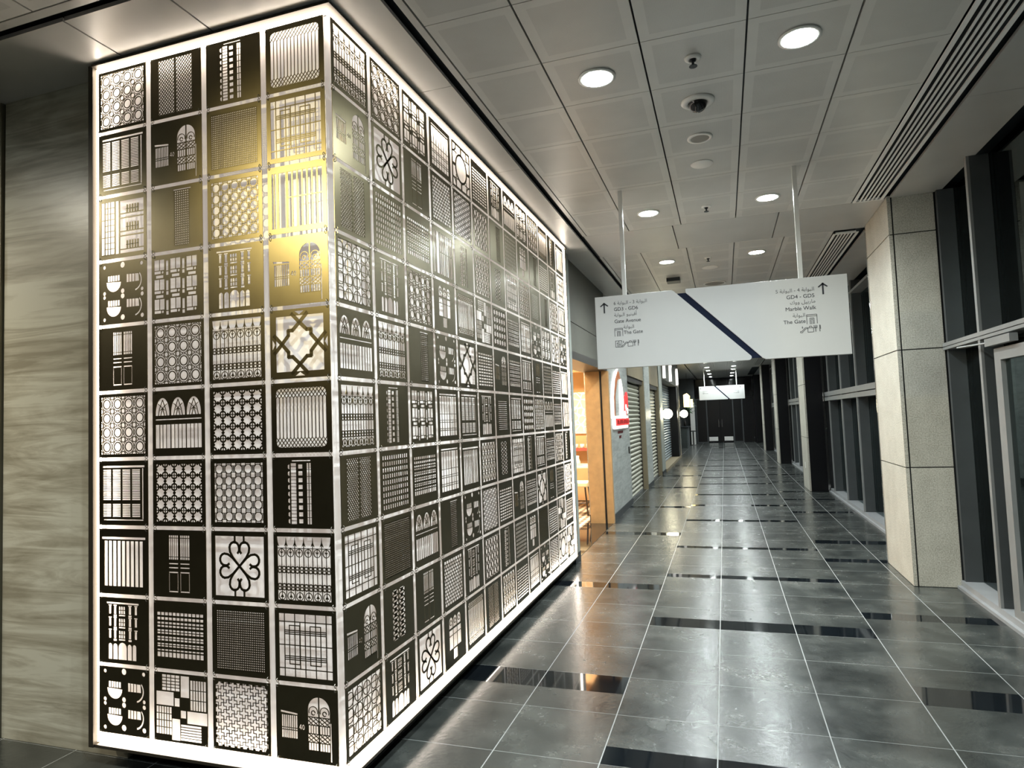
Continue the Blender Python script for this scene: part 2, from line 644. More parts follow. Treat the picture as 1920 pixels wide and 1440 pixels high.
# far left and behind the camera
struct(MB().box(-9.2, -9.2, 0, -9, 0.5, ZC + .03).build('wall_left', MT['wallgrey']))
struct(MB().box(-9.2, -9.3, 0, 4.3, -9.1, ZC + .03).build('wall_back', MT['wallgrey']))

# corridor's left side
WX = -0.06
b = MB()
b.box(-0.5, 4.60, 0.10, -0.035, 4.86, ZC + .03)
struct(b.build('wall_left', MT['jamb']))
struct(MB().box(-0.5, 4.60, 0, -0.03, 4.865, 0.10).build('baseboard_left', MT['slot']))
b = MB()
for z0, z1 in ((2.40, 2.745), (2.755, ZC + .03)):
    b.box(-0.45, 4.865, z0, WX - .02, 7.43, z1)
struct(b.build('wall_left', MT['wallgrey']))
struct(MB().box(-0.45, 4.865, 2.30, WX - .01, 7.43, 2.398).build('trim_1', MT['lintel']))
# stone pier with the lit sign
struct(MB().box(-0.45, 7.49, 0.11, WX - .02, 9.62, ZC + .03).build('wall_left', MT['grey_travertine']))
struct(MB().box(-0.45, 7.49, 0, WX - .01, 9.62, 0.11).build('baseboard_left', MT['slate']))
# fascia, piers and reveals round the shutters
b = MB()
b.box(-0.45, 9.625, 2.36, WX, 12.0, ZC + .03)
b.box(-0.45, 13.12, 2.36, WX, 15.36, ZC + .03)
struct(b.build('wall_left', MT['brown']))
struct(MB().box(-0.45, 9.625, 2.27, WX - .03, 12.0, 2.36).build('trim_2', MT['lintel']))
struct(MB().box(-0.45, 13.12, 2.27, WX - .03, 15.36, 2.36).build('trim_3', MT['lintel']))
b = MB()
b.box(-0.45, 12.0, 0, WX, 12.08, 2.36)
b.box(-0.45, 15.36, 0, WX, 15.44, 2.36)
struct(b.build('wall_left', MT['brown']))
b = MB()
b.box(-0.45, 12.08, 0.1, WX + .01, 13.12, ZC + .03)
struct(b.build('wall_left', MT['grey_travertine']))
struct(MB().box(-0.45, 12.08, 0, WX + .015, 13.12, .1).build('baseboard_left', MT['slate']))
b = MB()
b.box(-0.5, 15.44, 0.09, WX + .015, 16.35, ZC + .03)
struct(b.build('wall_left', MT['jamb']))
struct(MB().box(-0.5, 15.44, 0, WX + .02, 16.38, .09).build('baseboard_left', MT['slot']))
struct(MB().box(-0.6, 16.35, 2.63, -0.02, 22.55, ZC + .03).build('wall_left', MT['wallgrey']))
struct(MB().box(-0.6, 16.4, 0, -0.02, 22.5, 0.07).build('trim_4', MT['brown']))
struct(MB().box(-0.7, 22.05, 0.07, -0.04, 22.5, 2.63).build('wall_left', MT['black_gloss']))
struct(MB().box(-0.1, 22.5, 0, 0.02, 22.62, ZC + .03).build('trim_5', MT['chrome']))
struct(MB().box(-1.3, 22.62, 0, -1.1, 36, ZC + .03).build('wall_left', MT['slate']))
struct(MB().box(-0.9, 33.5, 0, 0.12, 33.9, ZC + .03).build('wall_left', MT['slate']))


# ------------------------------------------------------------------ ROLLER SHUTTERS
def shutter(y0, y1, z0, z1, x, mat, label):
    t = empty('roller_shutter', (x, (y0 + y1) / 2, z0), label, 'shutter')
    b = MB()
    n = int((z1 - z0) / 0.085)
    h = (z1 - z0) / n
    ha, hb = y0 - (y0 + y1) / 2, y1 - (y0 + y1) / 2
    prof = []
    for k in range(n):
        zz = k * h
        prof += [(-0.006, zz), (0.02, zz + h * 0.12), (0.036, zz + h * 0.4), (0.036, zz + h * 0.62), (0.012, zz + h * 0.88), (-0.006, zz + h * 0.9)]
    for (xa, za), (xb, zb) in zip(prof, prof[1:]):
        b.quad((xa, ha, za), (xa, hb, za), (xb, hb, zb), (xb, ha, zb))
    b.quad((-.012, ha, 0), (-.012, hb, 0), (-.012, hb, z1 - z0), (-.012, ha, z1 - z0))
    b.build('slat_curtain', mat, t)
    MB().box(-.012, ha + .03, 0, .035, hb - .03, .045).build('bottom_bar', MT['alu'], t)
    for s, yy in ((1, ha), (-1, hb)):
        MB().box(-.02, min(yy, yy + s * .035), 0, .045, max(yy, yy + s * .035), z1 - z0).build('guide_rail', MT['lintel'], t)
    return t


shutter(9.63, 11.99, 0.0, 2.27, -0.20, MT['shutter'], 'closed beige roller shutter right beside the stone pier with the lit red sign')
shutter(13.13, 15.35, 0.0, 2.27, -0.20, MT['shutter'], 'closed beige roller shutter between two pale piers, second from the lit red sign')
shutter(16.4, 22.04, 0.075, 2.63, -0.34, MT['shutter_blue'], 'wide steel roller shutter on a stone step below the white lit letters')

# ------------------------------------------------------------------ LIT WALL BOX
BXL, BYL = -1.385, 4.57        # left end of the short face, far end of the long face
ZB, ZT = 0.115, 3.482
box = empty('illuminated_screen_box', (0, 0, 0), 'corner light box edged with warm light strip behind the laser-cut bronze squares', 'light box')
D = 0.055                       # depth of backing behind the squares
b = MB()
b.box(BXL + .001, D, ZB - .004, -D, D + .02, ZT - .001)
b.box(-D - .02, D + .02, ZB - .004, -D, BYL - .001, ZT - .001)
b.build('backing', MT['backing'], box)
# body behind
b = MB()
b.box(BXL + .03, D + .022, 0.06, -D - .022, 0.7, ZC - .03)
b.box(-0.6, D + .022, 0.06, -D - .022, BYL - .03, ZC - .03)
b.build('body', MT['frame'], box)
b = MB()
b.box(BXL + .03, .13, 0, -.13, .7, 0.06)
b.box(-.6, .13, 0, -.13, BYL, 0.06)
b.build('plinth', MT['frame'], box)
# outer rim: thin dark lips, white inside returns
b = MB()
L = 0.012
b.box(BXL - .03, -.016, ZB - .02, BXL, .12, ZT + .012)
b.box(BXL, -.024, ZT, 0.024, D + .02, ZT + .010)
b.box(-D - .02, D + .02, ZT, .024, BYL, ZT + .010)
b.box(BXL, -.012, ZB - .02, .012, D + .02, ZB - .006)
b.box(-D - .02, D + .02, ZB - .02, .012, BYL, ZB - .006)
b.box(-D - .02, BYL, ZB - .02, 0.0, BYL + .025, ZT + .012)
b.build('rim', MT['frame'], box)
b = MB()
b.box(BXL + .001, .02, ZB - .004, BXL + .006, D, ZT - .002)
b.box(BXL + .006, .02, ZT - .006, -D - .001, D, ZT - .001)
b.box(BXL + .006, .02, ZB - .005, -D - .001, D, ZB)
b.box(-D, D, ZT - .006, -.02, BYL - .02, ZT - .001)
b.box(-D, D, ZB - .005, -.02, BYL - .02, ZB)
b.box(-D, BYL - .006, ZB, -.02, BYL - .001, ZT - .007)
b.build('white_return', MT['white_lip'], box)
# light strip round the perimeter (short face and long face)
b = MB()
e0, e1 = 0.006, 0.018
b.box(BXL + .001, e0, ZB, BXL + .018, e1, ZT - .001)
b.box(BXL + .018, e0, ZT - .023, -e1, e1, ZT - .001)
b.box(BXL + .018, e0, ZB - .004, -e1, e1, ZB + .022)
b.box(-e1, e0, ZT - .023, -e0, BYL - .019, ZT - .001)
b.box(-e1, e0, ZB - .004, -e0, BYL - .019, ZB + .022)
b.box(-e1, BYL - .018, ZB, -e0, BYL - .002, ZT - .001)
b.build('light_strip', MT['led'], box)

# ------------------------------------------------------------------ LASER-CUT SQUARES
PS = 0.312                      # size of one square
PT = 0.0024                     # sheet thickness


def rect(x0, y0, x1, y1):
    return [(x0, y0), (x1, y0), (x1, y1), (x0, y1)]


def circ(cx, cy, r, n=16, a0=0.0, a1=2 * pi):
    full = abs(a1 - a0 - 2 * pi) < 1e-6
    k = n if full else n + 1
    return [(cx + r * cos(a0 + (a1 - a0) * i / n), cy + r * sin(a0 + (a1 - a0) * i / n)) for i in range(k)]


def arch(x0, y0, x1, y1, n=10):
    """round-headed opening, y1 = crown"""
    r = (x1 - x0) / 2
    return [(x0, y0), (x1, y0)] + [((x0 + x1) / 2 + r * cos(pi * i / n), y1 - r + r * sin(pi * i / n)) for i in range(n + 1)]


def gothic(x0, y0, x1, ys, y1, n=6):
    w = x1 - x0
    pts = [(x0, y0), (x1, y0), (x1, ys)]
    for i in range(1, n + 1):
        t = i / n
        pts.append((x1 - w / 2 * (t ** 1.6), ys + (y1 - ys) * sin(t * pi / 2)))
    for i in range(n - 1, -1, -1):
        t = i / n
        pts.append((x0 + w / 2 * (t ** 1.6), ys + (y1 - ys) * sin(t * pi / 2)))
    return pts


class Pat:
    def __init__(self, margin=0.07):
        self.h, self.s, self.b = [], [], []      # holes, strokes, blobs
        self.m = margin
        self.clip = (margin, margin, 1 - margin, 1 - margin)

    def full(self, x0=None, y0=None, x1=None, y1=None):
        m = self.m
        x0, y0 = (m if x0 is None else x0), (m if y0 is None else y0)
        x1, y1 = (1 - m if x1 is None else x1), (1 - m if y1 is None else y1)
        self.h.append(rect(x0, y0, x1, y1))
        self.clip = (x0, y0, x1, y1)
        return self

    def line(self, pts, w=0.012, closed=False):
        self.s.append((list(pts) + ([pts[0]] if closed else []), w))

    def ring(self, cx, cy, r, w=0.012, n=16):
        self.line(circ(cx, cy, r, n), w, True)

    def grid(self, xs, ys, w=0.012):
        x0, y0, x1, y1 = self.clip
        for x in xs:
            self.line([(x, y0), (x, y1)], w)
        for y in ys:
            self.line([(x0, y), (x1, y)], w)


def lin(a, b, n):
    return [a + (b - a) * i / (n - 1) for i in range(n)]


def p_octa():
    p = Pat(.05).full()
    q = .225
    for i in range(-1, 5):
        for j in range(-1, 5):
            cx, cy = .1625 + q * i, .1625 + q * j
            p.ring(cx, cy, .072, .016)
            p.line(circ(cx, cy, .108, 8, pi / 8, 2 * pi + pi / 8), .010, True)
            p.ring(cx + q / 2, cy + q / 2, .042, .014, 12)
            for d in (-.02, .02):
                p.line([(cx + .1, cy + d), (cx + q - .1, cy + d)], .009)
                p.line([(cx + d, cy + .1), (cx + d, cy + q - .1)], .009)
    return p


def p_trellis2():
    p = Pat()
    p.h.append(rect(.16, .06, .475, .94))
    p.h.append(rect(.505, .06, .82, .94))
    for x0, x1 in ((.16, .475), (.505, .82)):
        n = 15
        for k in range(-6, n):
            y = .06 + .88 * k / n
            p.s.append(([(x0, y), (x1, y + .34)], .013, (x0, .06, x1, .94)))
            p.s.append(([(x1, y), (x0, y + .34)], .013, (x0, .06, x1, .94)))
    return p


def p_tower():
    p = Pat()
    n = 9
    for k in range(n):
        y = .06 + .86 * k / n
        p.h.append([(.26, y + .02), (.29, y), (.29, y + .075), (.26, y + .06)])
        p.h.append(rect(.31, y, .40, y + .04))
        p.h.append(rect(.31, y + .048, .40, y + .088))
        p.h.append(rect(.435, y + .012, .505, y + .07))
        p.h.append(rect(.575, y, .605, y + .088))
        p.h.append(rect(.615, y, .645, y + .088))
    p.h.append(rect(.33, .94, .64, .955))
    return p


def p_railing():
    p = Pat(.08)
    c = .07
    p.h.append([(.08 + c, .08), (.92 - c, .08), (.92 - .02, .08 + .02), (.92, .08 + c), (.92, .92 - c), (.90, .90), (.92 - c, .92), (.08 + c, .92), (.10, .90), (.08, .92 - c), (.08, .08 + c), (.10, .10)])
    p.clip = (.08, .08, .92, .92)
    n = 14
    for k in range(n + 1):
        x = .08 + .84 * k / n
        p.line([(x, .22), (x, .78)], .011)
        for s in (-1, 1):
            p.line([(x, .22), (x + s * .12, .07)], .010)
            p.line([(x, .78), (x + s * .12, .93)], .010)
    return p


def p_shutter():
    p = Pat()
    p.h.append(rect(.08, .895, .93, .925))
    p.h.append(rect(.88, .1, .905, .88))
    p.h.append(rect(.10, .075, .905, .09))
    for k in range(4):
        x0 = .085 + k * .197
        for z0, z1, n in ((.13, .33, 8), (.39, .865, 18)):
            p.h.append(rect(x0, z0, x0 + .165, z1))
            for j in range(1, n):
                y = z0 + (z1 - z0) * j / n
                p.s.append(([(x0, y), (x0 + .165, y)], .0095, (x0, z0, x0 + .165, z1)))
    return p


def digit_holes(p, x, y, s):
    p.h.append([(x, y + .38 * s), (x + .36 * s, y + 1.0 * s), (x + .36 * s, y + .76 * s), (x + .2 * s, y + .46 * s), (x + .36 * s, y + .46 * s), (x + .36 * s, y), (x + .52 * s, y), (x + .52 * s, y + 1.0 * s), (x + .36 * s, y + 1.0001 * s), (x, y + .30 * s)][:0] or
               [(x, y + .24 * s), (x + .33 * s, y + .24 * s), (x + .33 * s, y), (x + .48 * s, y), (x + .48 * s, y + .24 * s), (x + .58 * s, y + .24 * s), (x + .58 * s, y + .38 * s), (x + .48 * s, y + .38 * s), (x + .48 * s, y + 1.0 * s), (x + .30 * s, y + 1.0 * s), (x, y + .40 * s)])
    p.b.append([(x + .16 * s, y + .39 * s), (x + .33 * s, y + .39 * s), (x + .33 * s, y + .72 * s)])
    cx = x + .95 * s
    p.h.append([(cx + .29 * s * cos(2 * pi * i / 14), y + .5 * s + .5 * s * sin(2 * pi * i / 14)) for i in range(14)])
    p.b.append([(cx + .13 * s * cos(2 * pi * i / 12), y + .5 * s + .33 * s * sin(2 * pi * i / 12)) for i in range(12)])


def p_door40():
    p = Pat()
    p.h.append([(.07, .66), (.35, .635), (.35, .61), (.075, .63)][::-1])
    p.h.append(rect(.09, .29, .345, .60))
    for x in lin(.09, .345, 9)[1:-1]:
        p.s.append(([(x, .29), (x, .60)], .009, (.09, .29, .345, .6)))
    for y in (.40, .43):
        p.s.append(([(.09, y), (.345, y)], .009, (.09, .29, .345, .6)))
    p.h.append(arch(.52, .16, .87, .88, 14))
    cl = (.52, .16, .87, .88)
    p.s.append(([(.695, .16), (.695, .88)], .018, cl))
    for cx in (.605, .785):
        p.s.append((circ(cx, .68, .07, 14, -.3, pi + .3), .01, cl))
        p.s.append((circ(cx, .665, .03, 8), .012, cl))
        for y in (.16, .27, .385, .50, .61):
            p.s.append(([(cx - .09, y), (cx + .09, y)], .011, cl))
        for y in (.27, .50):
            for k in range(5):
                a = cx - .08 + .16 * k / 4
                p.s.append(([(a, y), (a, y - .11)], .008, cl))
        for y in (.385, .61, .16 + .0):
            if y > .2:
                p.s.append(([(cx - .08, y), (cx + .08, y - .11)], .011, cl))
                p.s.append(([(cx + .08, y), (cx - .08, y - .11)], .011, cl))
                p.s.append(([(cx, y), (cx + .08, y - .055), (cx, y - .11), (cx - .08, y - .055), (cx, y)], .010, cl))
    p.h.append(rect(.875, .04, .892, .55))
    digit_holes(p, .375, .42, .072)
    return p


def p_mesh():
    p = Pat(.08).full()
    for k in range(27):
        t = .08 + .84 * k / 26
        p.line([(t, .08), (t, .92)], .0145)
        p.line([(.08, t), (.92, t)], .0145)
    return p


def p_squares():
    p = Pat(.07).full()
    w = .013
    p.grid([.16, .33, .50, .67, .84], [.18, .50, .82, ], w)
    for y in (.30, .325, .35, .65, .675, .70):
        p.line([(.16, y), (.84, y)], w)
    for x0 in (.24, .58):
        p.line(rect(x0, .24, x0 + .17, .77), w, True)
    p.line([(.24, .1), (.24, .9)][:0] or [(.415, .18), (.415, .82)], w)
    return p


def p_balcony():
    p = Pat()
    p.h.append(rect(.06, .07, .33, .93))
    cl = (.06, .07, .33, .93)
    for x in (.13, .19, .25):
        p.s.append(([(x, .07), (x, .93)], .012, cl))
    for k in range(9):
        y = .07 + .86 * k / 9
        p.s.append(([(.06 if k % 3 == 0 else .13, y), (.33, y)], .013, cl))
    p.h.append(rect(.36, .07, .425, .93))
    for k in range(3):
        y = .07 + .29 * k
        p.h.append(rect(.45, y + .07, .94, y + .27))
        p.h.append(rect(.45, y + .0, .94, y + .052))
        cl = (.45, y + .07, .94, y + .27)
        for x in (.60, .655, .71, .765, .82):
            p.s.append(([(x, y + .07), (x, y + .19)], .03, cl))
        p.s.append(([(.58, y + .13), (.83, y + .13)], .012, cl))
    return p


def p_strip():
    p = Pat()
    p.h.append(rect(.46, .06, .74, .92))
    p.h.append(rect(.44, .93, .78, .945))
    cl = (.46, .06, .74, .92)
    for x in lin(.46, .74, 8):
        p.s.append(([(x, .06), (x, .92)], .016, cl))
    for y in lin(.06, .92, 25):
        p.s.append(([(.46, y), (.74, y)], .017, cl))
    return p


def p_ogee():
    p = Pat(.07).full()
    q = .86 / 5
    for i in range(5):
        for j in range(5):
            cx, cy = .07 + q * (i + .5), .07 + q * (j + .5)
            r = .062
            n = 8
            p.line(circ(cx, cy, .070, 8, pi / 8, 2 * pi + pi / 8), .012, True)
            x1, y1 = cx + q / 2, cy + q / 2
            s = .022
            for sx, sy in ((1, 1), (1, -1), (-1, 1), (-1, -1)):
                p.line([(cx + sx * .048, cy + sy * .048), (cx + sx * q / 2, cy + sy * .045), (cx + sx * q / 2, cy + sy * .0)], .011)
                p.line([(cx + sx * .045, cy + sy * .05), (cx + sx * .045, cy + sy * q / 2), (cx, cy + sy * q / 2)], .011)
    return p


def p_bars():
    p = Pat(.09)
    p.h.append(rect(.07, .08, .15, .90))
    p.h.append(rect(.19, .08, .31, .90))
    p.h.append(rect(.34, .08, .93, .90))
    p.s.append(([(.11, .08), (.11, .9)], .014, (.07, .08, .15, .9)))
    for x in lin(.34, .93, 8):
        p.s.append(([(x, .08), (x, .90)], .026, (.34, .08, .93, .90)))
    p.s.append(([(.34, .52), (.93, .52)], .016, (.34, .08, .93, .90)))
    return p


def p_mugs():
    p = Pat()
    for j in (0, 1):
        y = .12 + j * .40
        # bowl shaped window
        p.h.append([(.19, y + .17), (.44, y + .17), (.44, y + .26), (.19, y + .26)])
        p.h.append([(.16, y + .16)] + [(.315 + .155 * cos(pi + pi * i / 10), y + .15 + .15 * sin(pi + pi * i / 10)) for i in range(11)])
        cl = (.19, y + .17, .44, y + .26)
        for x in (.24, .29, .34, .39):
            p.s.append(([(x, y + .17), (x, y + .26)], .008, cl))
        p.h.append(rect(.58, y + .13, .84, y + .26))
        for x in (.63, .69, .75):
            p.s.append(([(x, y + .13), (x, y + .26)], .008, (.58, y + .13, .84, y + .26)))
        arc0 = circ(.72, y + .15, .175, 10, -1.35, .75)
        arc1 = circ(.72, y + .15, .150, 10, -1.35, .75)
        p.h.append(arc0 + arc1[::-1])
    for cx, cy, r in ((.12, .93, .03), (.5, .94, .048), (.89, .93, .032), (.12, .505, .032), (.12, .44, .03), (.5, .52, .04), (.5, .44, .042), (.9, .52, .03), (.9, .44, .034), (.12, .08, .03), (.5, .1, .045), (.9, .1, .036)):
        p.h.append(circ(cx, cy, r, 12))
    return p


def p_blocks():
    p = Pat()
    for i in range(3):
        for j in range(3):
            x, y = .05 + .315 * i, .06 + .31 * j
            p.h.append(rect(x, y + .085, x + .10, y + .25))
            p.h.append(rect(x + .108, y + .085, x + .20, y + .25))
            p.h.append(rect(x, y + .03, x + .13, y + .072))
            p.h.append(circ(x + .165, y + .05, .022, 8))
            if i < 2:
                p.h.append(rect(x + .23, y + .0, x + .28, y + .055))
                p.h.append(rect(x + .23, y + .07, x + .28, y + .225))
            if j < 2:
                p.h.append(rect(x + .03, y + .272, x + .18, y + .315))
    return p


def p_facade():
    p = Pat()
    p.h.append([(.15, .93), (.80, .925), (.80, .90), (.15, .905)][::-1])
    for j in range(3):
        y = .35 + j * .185
        for x, w in ((.2, .045), (.30, .05), (.60, .05), (.72, .045)):
            p.h.append(rect(x, y + .03, x + w, y + .15))
            p.h.append(rect(x - .012, y + .153, x + w + .012, y + .17))
        for x in (.30, .60):
            p.h.append(rect(x - .008, y - .01, x + .06, y + .02))
        for x in (.40, .445, .49):
            p.h.append(rect(x, y + .035, x + .036, y + .085))
            p.h.append(arch(x, y + .095, x + .036, y + .15, 5))
        p.h.append(rect(.40, y + .0, .53, y + .022))
    for x0, x1, t in ((.19, .265, .30), (.285, .375, .30), (.39, .56, .32), (.575, .66, .30), (.675, .75, .30)):
        p.h.append(arch(x0, .06, x1, t, 8))
    return p


def p_door():
    p = Pat()
    for x0, x1 in ((.30, .475), (.515, .69)):
        p.h.append(rect(x0, .56, x1, .92))
        cl = (x0, .56, x1, .92)
        for x in lin(x0, x1, 6)[1:-1]:
            p.s.append(([(x, .56), (x, .92)], .008, cl))
        for y in (.60, .88):
            p.s.append(([(x0, y), (x1, y)], .010, cl))
        for y in (.43, .49):
            p.h.append(rect(x0, y, x1, y + .016))
        p.h.append(rect(x0, .36, x1, .378))
        p.h.append(rect(x0, .075, x1, .093))
        p.h.append(rect(x0, .10, x0 + .012, .355))
        p.h.append(rect(x1 - .012, .10, x1, .355))
    return p


def p_fence():
    p = Pat(.06).full()
    n = 6
    q = .88 / n
    for k in range(n + 1):
        x = .06 + q * k
        p.line([(x, .06), (x, .86)], .011)
        if 0 <= k <= n:
            p.b.append([(max(.06, x - .03), .80), (x, .83), (min(.94, x + .03), .80), (min(.94, x + .008), .86), (x, .93), (max(.06, x - .008), .86)])
        p.line([(x + q / 2, .06), (x + q / 2, .78)], .008)
    p.grid([], [.78, .52, .44, .28, .20], .010)
    for k in range(n):
        x = .06 + q * (k + .5)
        p.ring(x, .715, .055, .010, 14)
        p.b.append([(x - .03, .735), (x, .70), (x + .03, .735), (x, .725)])
        p.ring(x, .115, .055, .010, 14)
        p.b.append([(x - .03, .095), (x + .03, .095), (x, .14)])
    for k in range(2 * n):
        x = .06 + q / 2 * (k + .5)
        for y in (.48, .24):
            p.ring(x, y + .022, .026, .009, 10)
            p.ring(x, y - .022, .026, .009, 10)
    return p


def p_star():
    p = Pat(.08)
    # square field with four corner tips, interlaced eight-point band
    p.h.append(rect(.10, .10, .90, .90))
    p.clip = (.02, .02, .98, .98)
    for t in ([(.40, .91), (.60, .91), (.5, .965)], ):
        pass
    p.h.append([(.42, .99 - .025), (.5, .912), (.58, .965)])
    p.h.append([(.42, .035), (.58, .035), (.5, .088)])
    p.h.append([(.035, .42), (.088, .5), (.035, .58)])
    p.h.append([(.965, .42), (.965, .58), (.912, .5)])
    w = .055
    a, c = .31, .69
    p.line([(.5, .80), (c - .07, .69), (c, .69), (c, .62), (.80, .5), (c, .38), (c, .31), (.62, .31), (.5, .20), (.38, .31), (.31, .31), (.31, .38), (.20, .5), (.31, .62), (.31, .69), (.38, .69)], w, True)
    for x, y, dx, dy in ((.5, .8, 1, 1), (.5, .8, -1, 1), (.5, .2, 1, -1), (.5, .2, -1, -1), (.2, .5, -1, 1), (.2, .5, -1, -1), (.8, .5, 1, 1), (.8, .5, 1, -1)):
        p.line([(x, y), (x + dx * .13, y + dy * .13)], w)
    return p


def p_arches():
    p = Pat()
    for k in range(3):
        x0 = .06 + .30 * k
        p.h.append(gothic(x0, .62, x0 + .27, .68, .89))
        cl = (x0, .62, x0 + .27, .89)
        p.s.append(([(x0 + .05, .62), (x0 + .075, .72), (x0 + .135, .86)], .010, cl))
        p.s.append(([(x0 + .22, .62), (x0 + .195, .72), (x0 + .135, .86)], .010, cl))
        p.s.append(([(x0 + .10, .62), (x0 + .135, .74), (x0 + .17, .62)], .010, cl))
        p.s.append(([(x0 + .05, .80), (x0 + .18, .70)], .008, cl))
        p.s.append(([(x0 + .22, .80), (x0 + .09, .70)], .008, cl))
    p.h.append(rect(.06, .55, .94, .565))
    p.h.append(rect(.06, .12, .94, .48))
    for x, w_ in ((.14, .009), (.20, .009), (.27, .009), (.355, .016), (.43, .009), (.50, .009), (.57, .009), (.65, .016), (.73, .009), (.80, .009), (.87, .009)):
        p.s.append(([(x, .12), (x, .48)], w_, (.06, .12, .94, .48)))
    return p


def p_quatre():
    p = Pat(.06).full()
    q = .88 / 5
    for i in range(6):
        for j in range(6):
            x, y = .06 + q * i, .06 + q * j
            p.ring(x, y, .052, .022, 10)
            p.line([(x - q / 2, y), (x + q / 2, y)], .014)
            p.line([(x, y - q / 2), (x, y + q / 2)], .014)
            p.line([(x + q / 2 - .02, y), (x + q / 2, y + .02), (x + q / 2 + .02, y), (x + q / 2, y - .02)], .018, True)
            p.line([(x - .02, y + q / 2), (x, y + q / 2 + .02), (x + .02, y + q / 2), (x, y + q / 2 - .02)], .018, True)
    return p


def p_stripes():
    p = Pat()
    p.h.append(rect(.06, .84, .94, .875))
    n = 9
    for k in range(n):
        x = .11 + .80 * k / n
        p.h.append(rect(x, .12, x + .066, .815))
    return p


def p_clover():
    p = Pat(.07).full()
    w = .034
    for k in range(4):
        a = pi / 2 * k
        def T(q):
            x, y = q
            return (.5 + x * cos(a) - y * sin(a), .5 + x * sin(a) + y * cos(a))
        for s in (-1, 1):
            pts = [(-s * .13, -.13), (0, 0), (s * .115, .12), (s * .165, .20)]
            pts += [(s * .09 + s * .085 * cos(t), .26 + .085 * sin(t)) for t in lin(-.35, pi, 9)]
            pts += [(s * .005, .22), (s * .03, .185)]
            p.line([T(q) for q in pts], w)
    for y0, y1 in ((.93, .83), (.07, .17)):
        for x in (.42, .58):
            p.line([(x, y0), (x, y1)], .03)
    return p


def p_weave():
    p = Pat()
    p.h.append(rect(.06, .17, .94, .83))
    cl = (.06, .17, .94, .83)
    for x in lin(.06, .94, 13):
        p.s.append(([(x, .17), (x, .83)], .014, cl))
    for y, w_ in ((.25, .02), (.30, .035), (.345, .012), (.39, .035), (.44, .012), (.49, .035), (.54, .012), (.59, .035), (.645, .02), (.70, .03), (.77, .03)):
        p.s.append(([(.06, y), (.94, y)], w_, cl))
    return p


def p_mondrian():
    p = Pat()
    R = [(.04, .10, .33, .50), (.04, .52, .37, .72), (.15, .74, .48, .97), (.50, .66, .66, .97), (.68, .49, .97, .92), (.62, .29, .99, .47), (.50, .04, .88, .27), (.335, .03, .49, .34)]
    for r in R:
        p.h.append(rect(*r))
    p.h.append(rect(.385, .52, .48, .64))
    p.h.append(rect(.50, .36, .60, .47))
    for r, nx, ny in ((R[0], 6, 0), (R[2], 4, 5), (R[4], 6, 3), (R[6], 0, 6), (R[0], 0, 4)):
        for x in (lin(r[0], r[2], nx + 1)[1:-1] if nx else []):
            p.s.append(([(x, r[1]), (x, r[3])], .010, r))
        for y in (lin(r[1], r[3], ny + 1)[1:-1] if ny else []):
            p.s.append(([(r[0], y), (r[2], y)], .010, r))
    return p


def p_crosses():
    p = Pat(.06)
    n = 8
    q = .86 / n
    out = []
    # scalloped outline
    def edge(x0, y0, dx, dy, nx, ny):
        for k in range(n):
            a = (x0 + dx * k * q, y0 + dy * k * q)
            out.append((a[0] + dx * q * .2, a[1] + dy * q * .2))
            out.append((a[0] + dx * q * .2 + nx * .022, a[1] + dy * q * .2 + ny * .022))
            out.append((a[0] + dx * q * .8 + nx * .022, a[1] + dy * q * .8 + ny * .022))
            out.append((a[0] + dx * q * .8, a[1] + dy * q * .8))
    edge(.07, .07, 1, 0, 0, -1)
    edge(.93, .07, 0, 1, 1, 0)
    edge(.93, .93, -1, 0, 0, 1)
    edge(.07, .93, 0, -1, -1, 0)
    p.h.append(out)
    p.clip = (.05, .05, .95, .95)
    u = .047
    for i in range(-12, 24):
        for j in range(-12, 24):
            cx, cy = .07 + u * (2 * i - j), .07 + u * (i + 2 * j)
            if not (.03 < cx < .97 and .03 < cy < .97):
                continue
            a, c = u / 2, u * 1.5
            p.line([(cx + X, cy + Y) for X, Y in ((-a, c), (a, c), (a, a), (c, a), (c, -a), (a, -a), (a, -c), (-a, -c), (-a, -a), (-c, -a), (-c, a), (-a, a))], .0085, True)
    return p


def p_circlegrid():
    p = Pat(.06).full()
    p.grid(lin(.06, .94, 8), lin(.06, .94, 8), .010)
    q = .88 / 4
    for i in range(5):
        for j in range(5):
            p.ring(.06 + q * (i + .25), .06 + q * (j + .4), .095, .012, 16)
    return p


def p_bigcircle():
    p = Pat(.05).full()
    p.line(circ(.5, .5, .30, 24), .05, True)
    for x in (.05, .95):
        for y in (.05, .95):
            p.line(circ(x, y, .17, 20), .035, True)
    for x in (.22, .78):
        for y0, y1 in ((.05, .30), (.70, .95)):
            p.line([(x, y0), (x, y1)], .02)
    for y in (.22, .78):
        for x0, x1 in ((.05, .30), (.70, .95)):
            p.line([(x0, y), (x1, y)], .02)
    for x0, y0, x1, y1 in ((.5, .8, .5, .95), (.5, .05, .5, .2), (.05, .5, .2, .5), (.8, .5, .95, .5)):
        p.line([(x0, y0), (x1, y1)], .06)
    return p


def p_pane():
    p = Pat()
    p.h.append(rect(.10, .10, .90, .86))
    p.h.append(rect(.10, .885, .90, .91))
    p.clip = (.10, .10, .90, .86)
    p.grid([.2, .32, .44, .56, .68, .8], [.2, .24, .36, .40, .52], .011)
    return p


def p_triarch():
    p = Pat()
    for k in range(3):
        x0 = .22 + .19 * k
        p.h.append(arch(x0, .70, x0 + .165, .90, 8))
        p.s.append((circ(x0 + .083, .80, .045, 10), .014, (x0, .70, x0 + .165, .9)))
        p.h.append(rect(x0, .31, x0 + .175, .665))
        p.s.append(([(x0, .56), (x0 + .175, .56)], .012, (x0, .31, x0 + .175, .665)))
    p.h.append(rect(.40, .10, .58, .285))
    return p


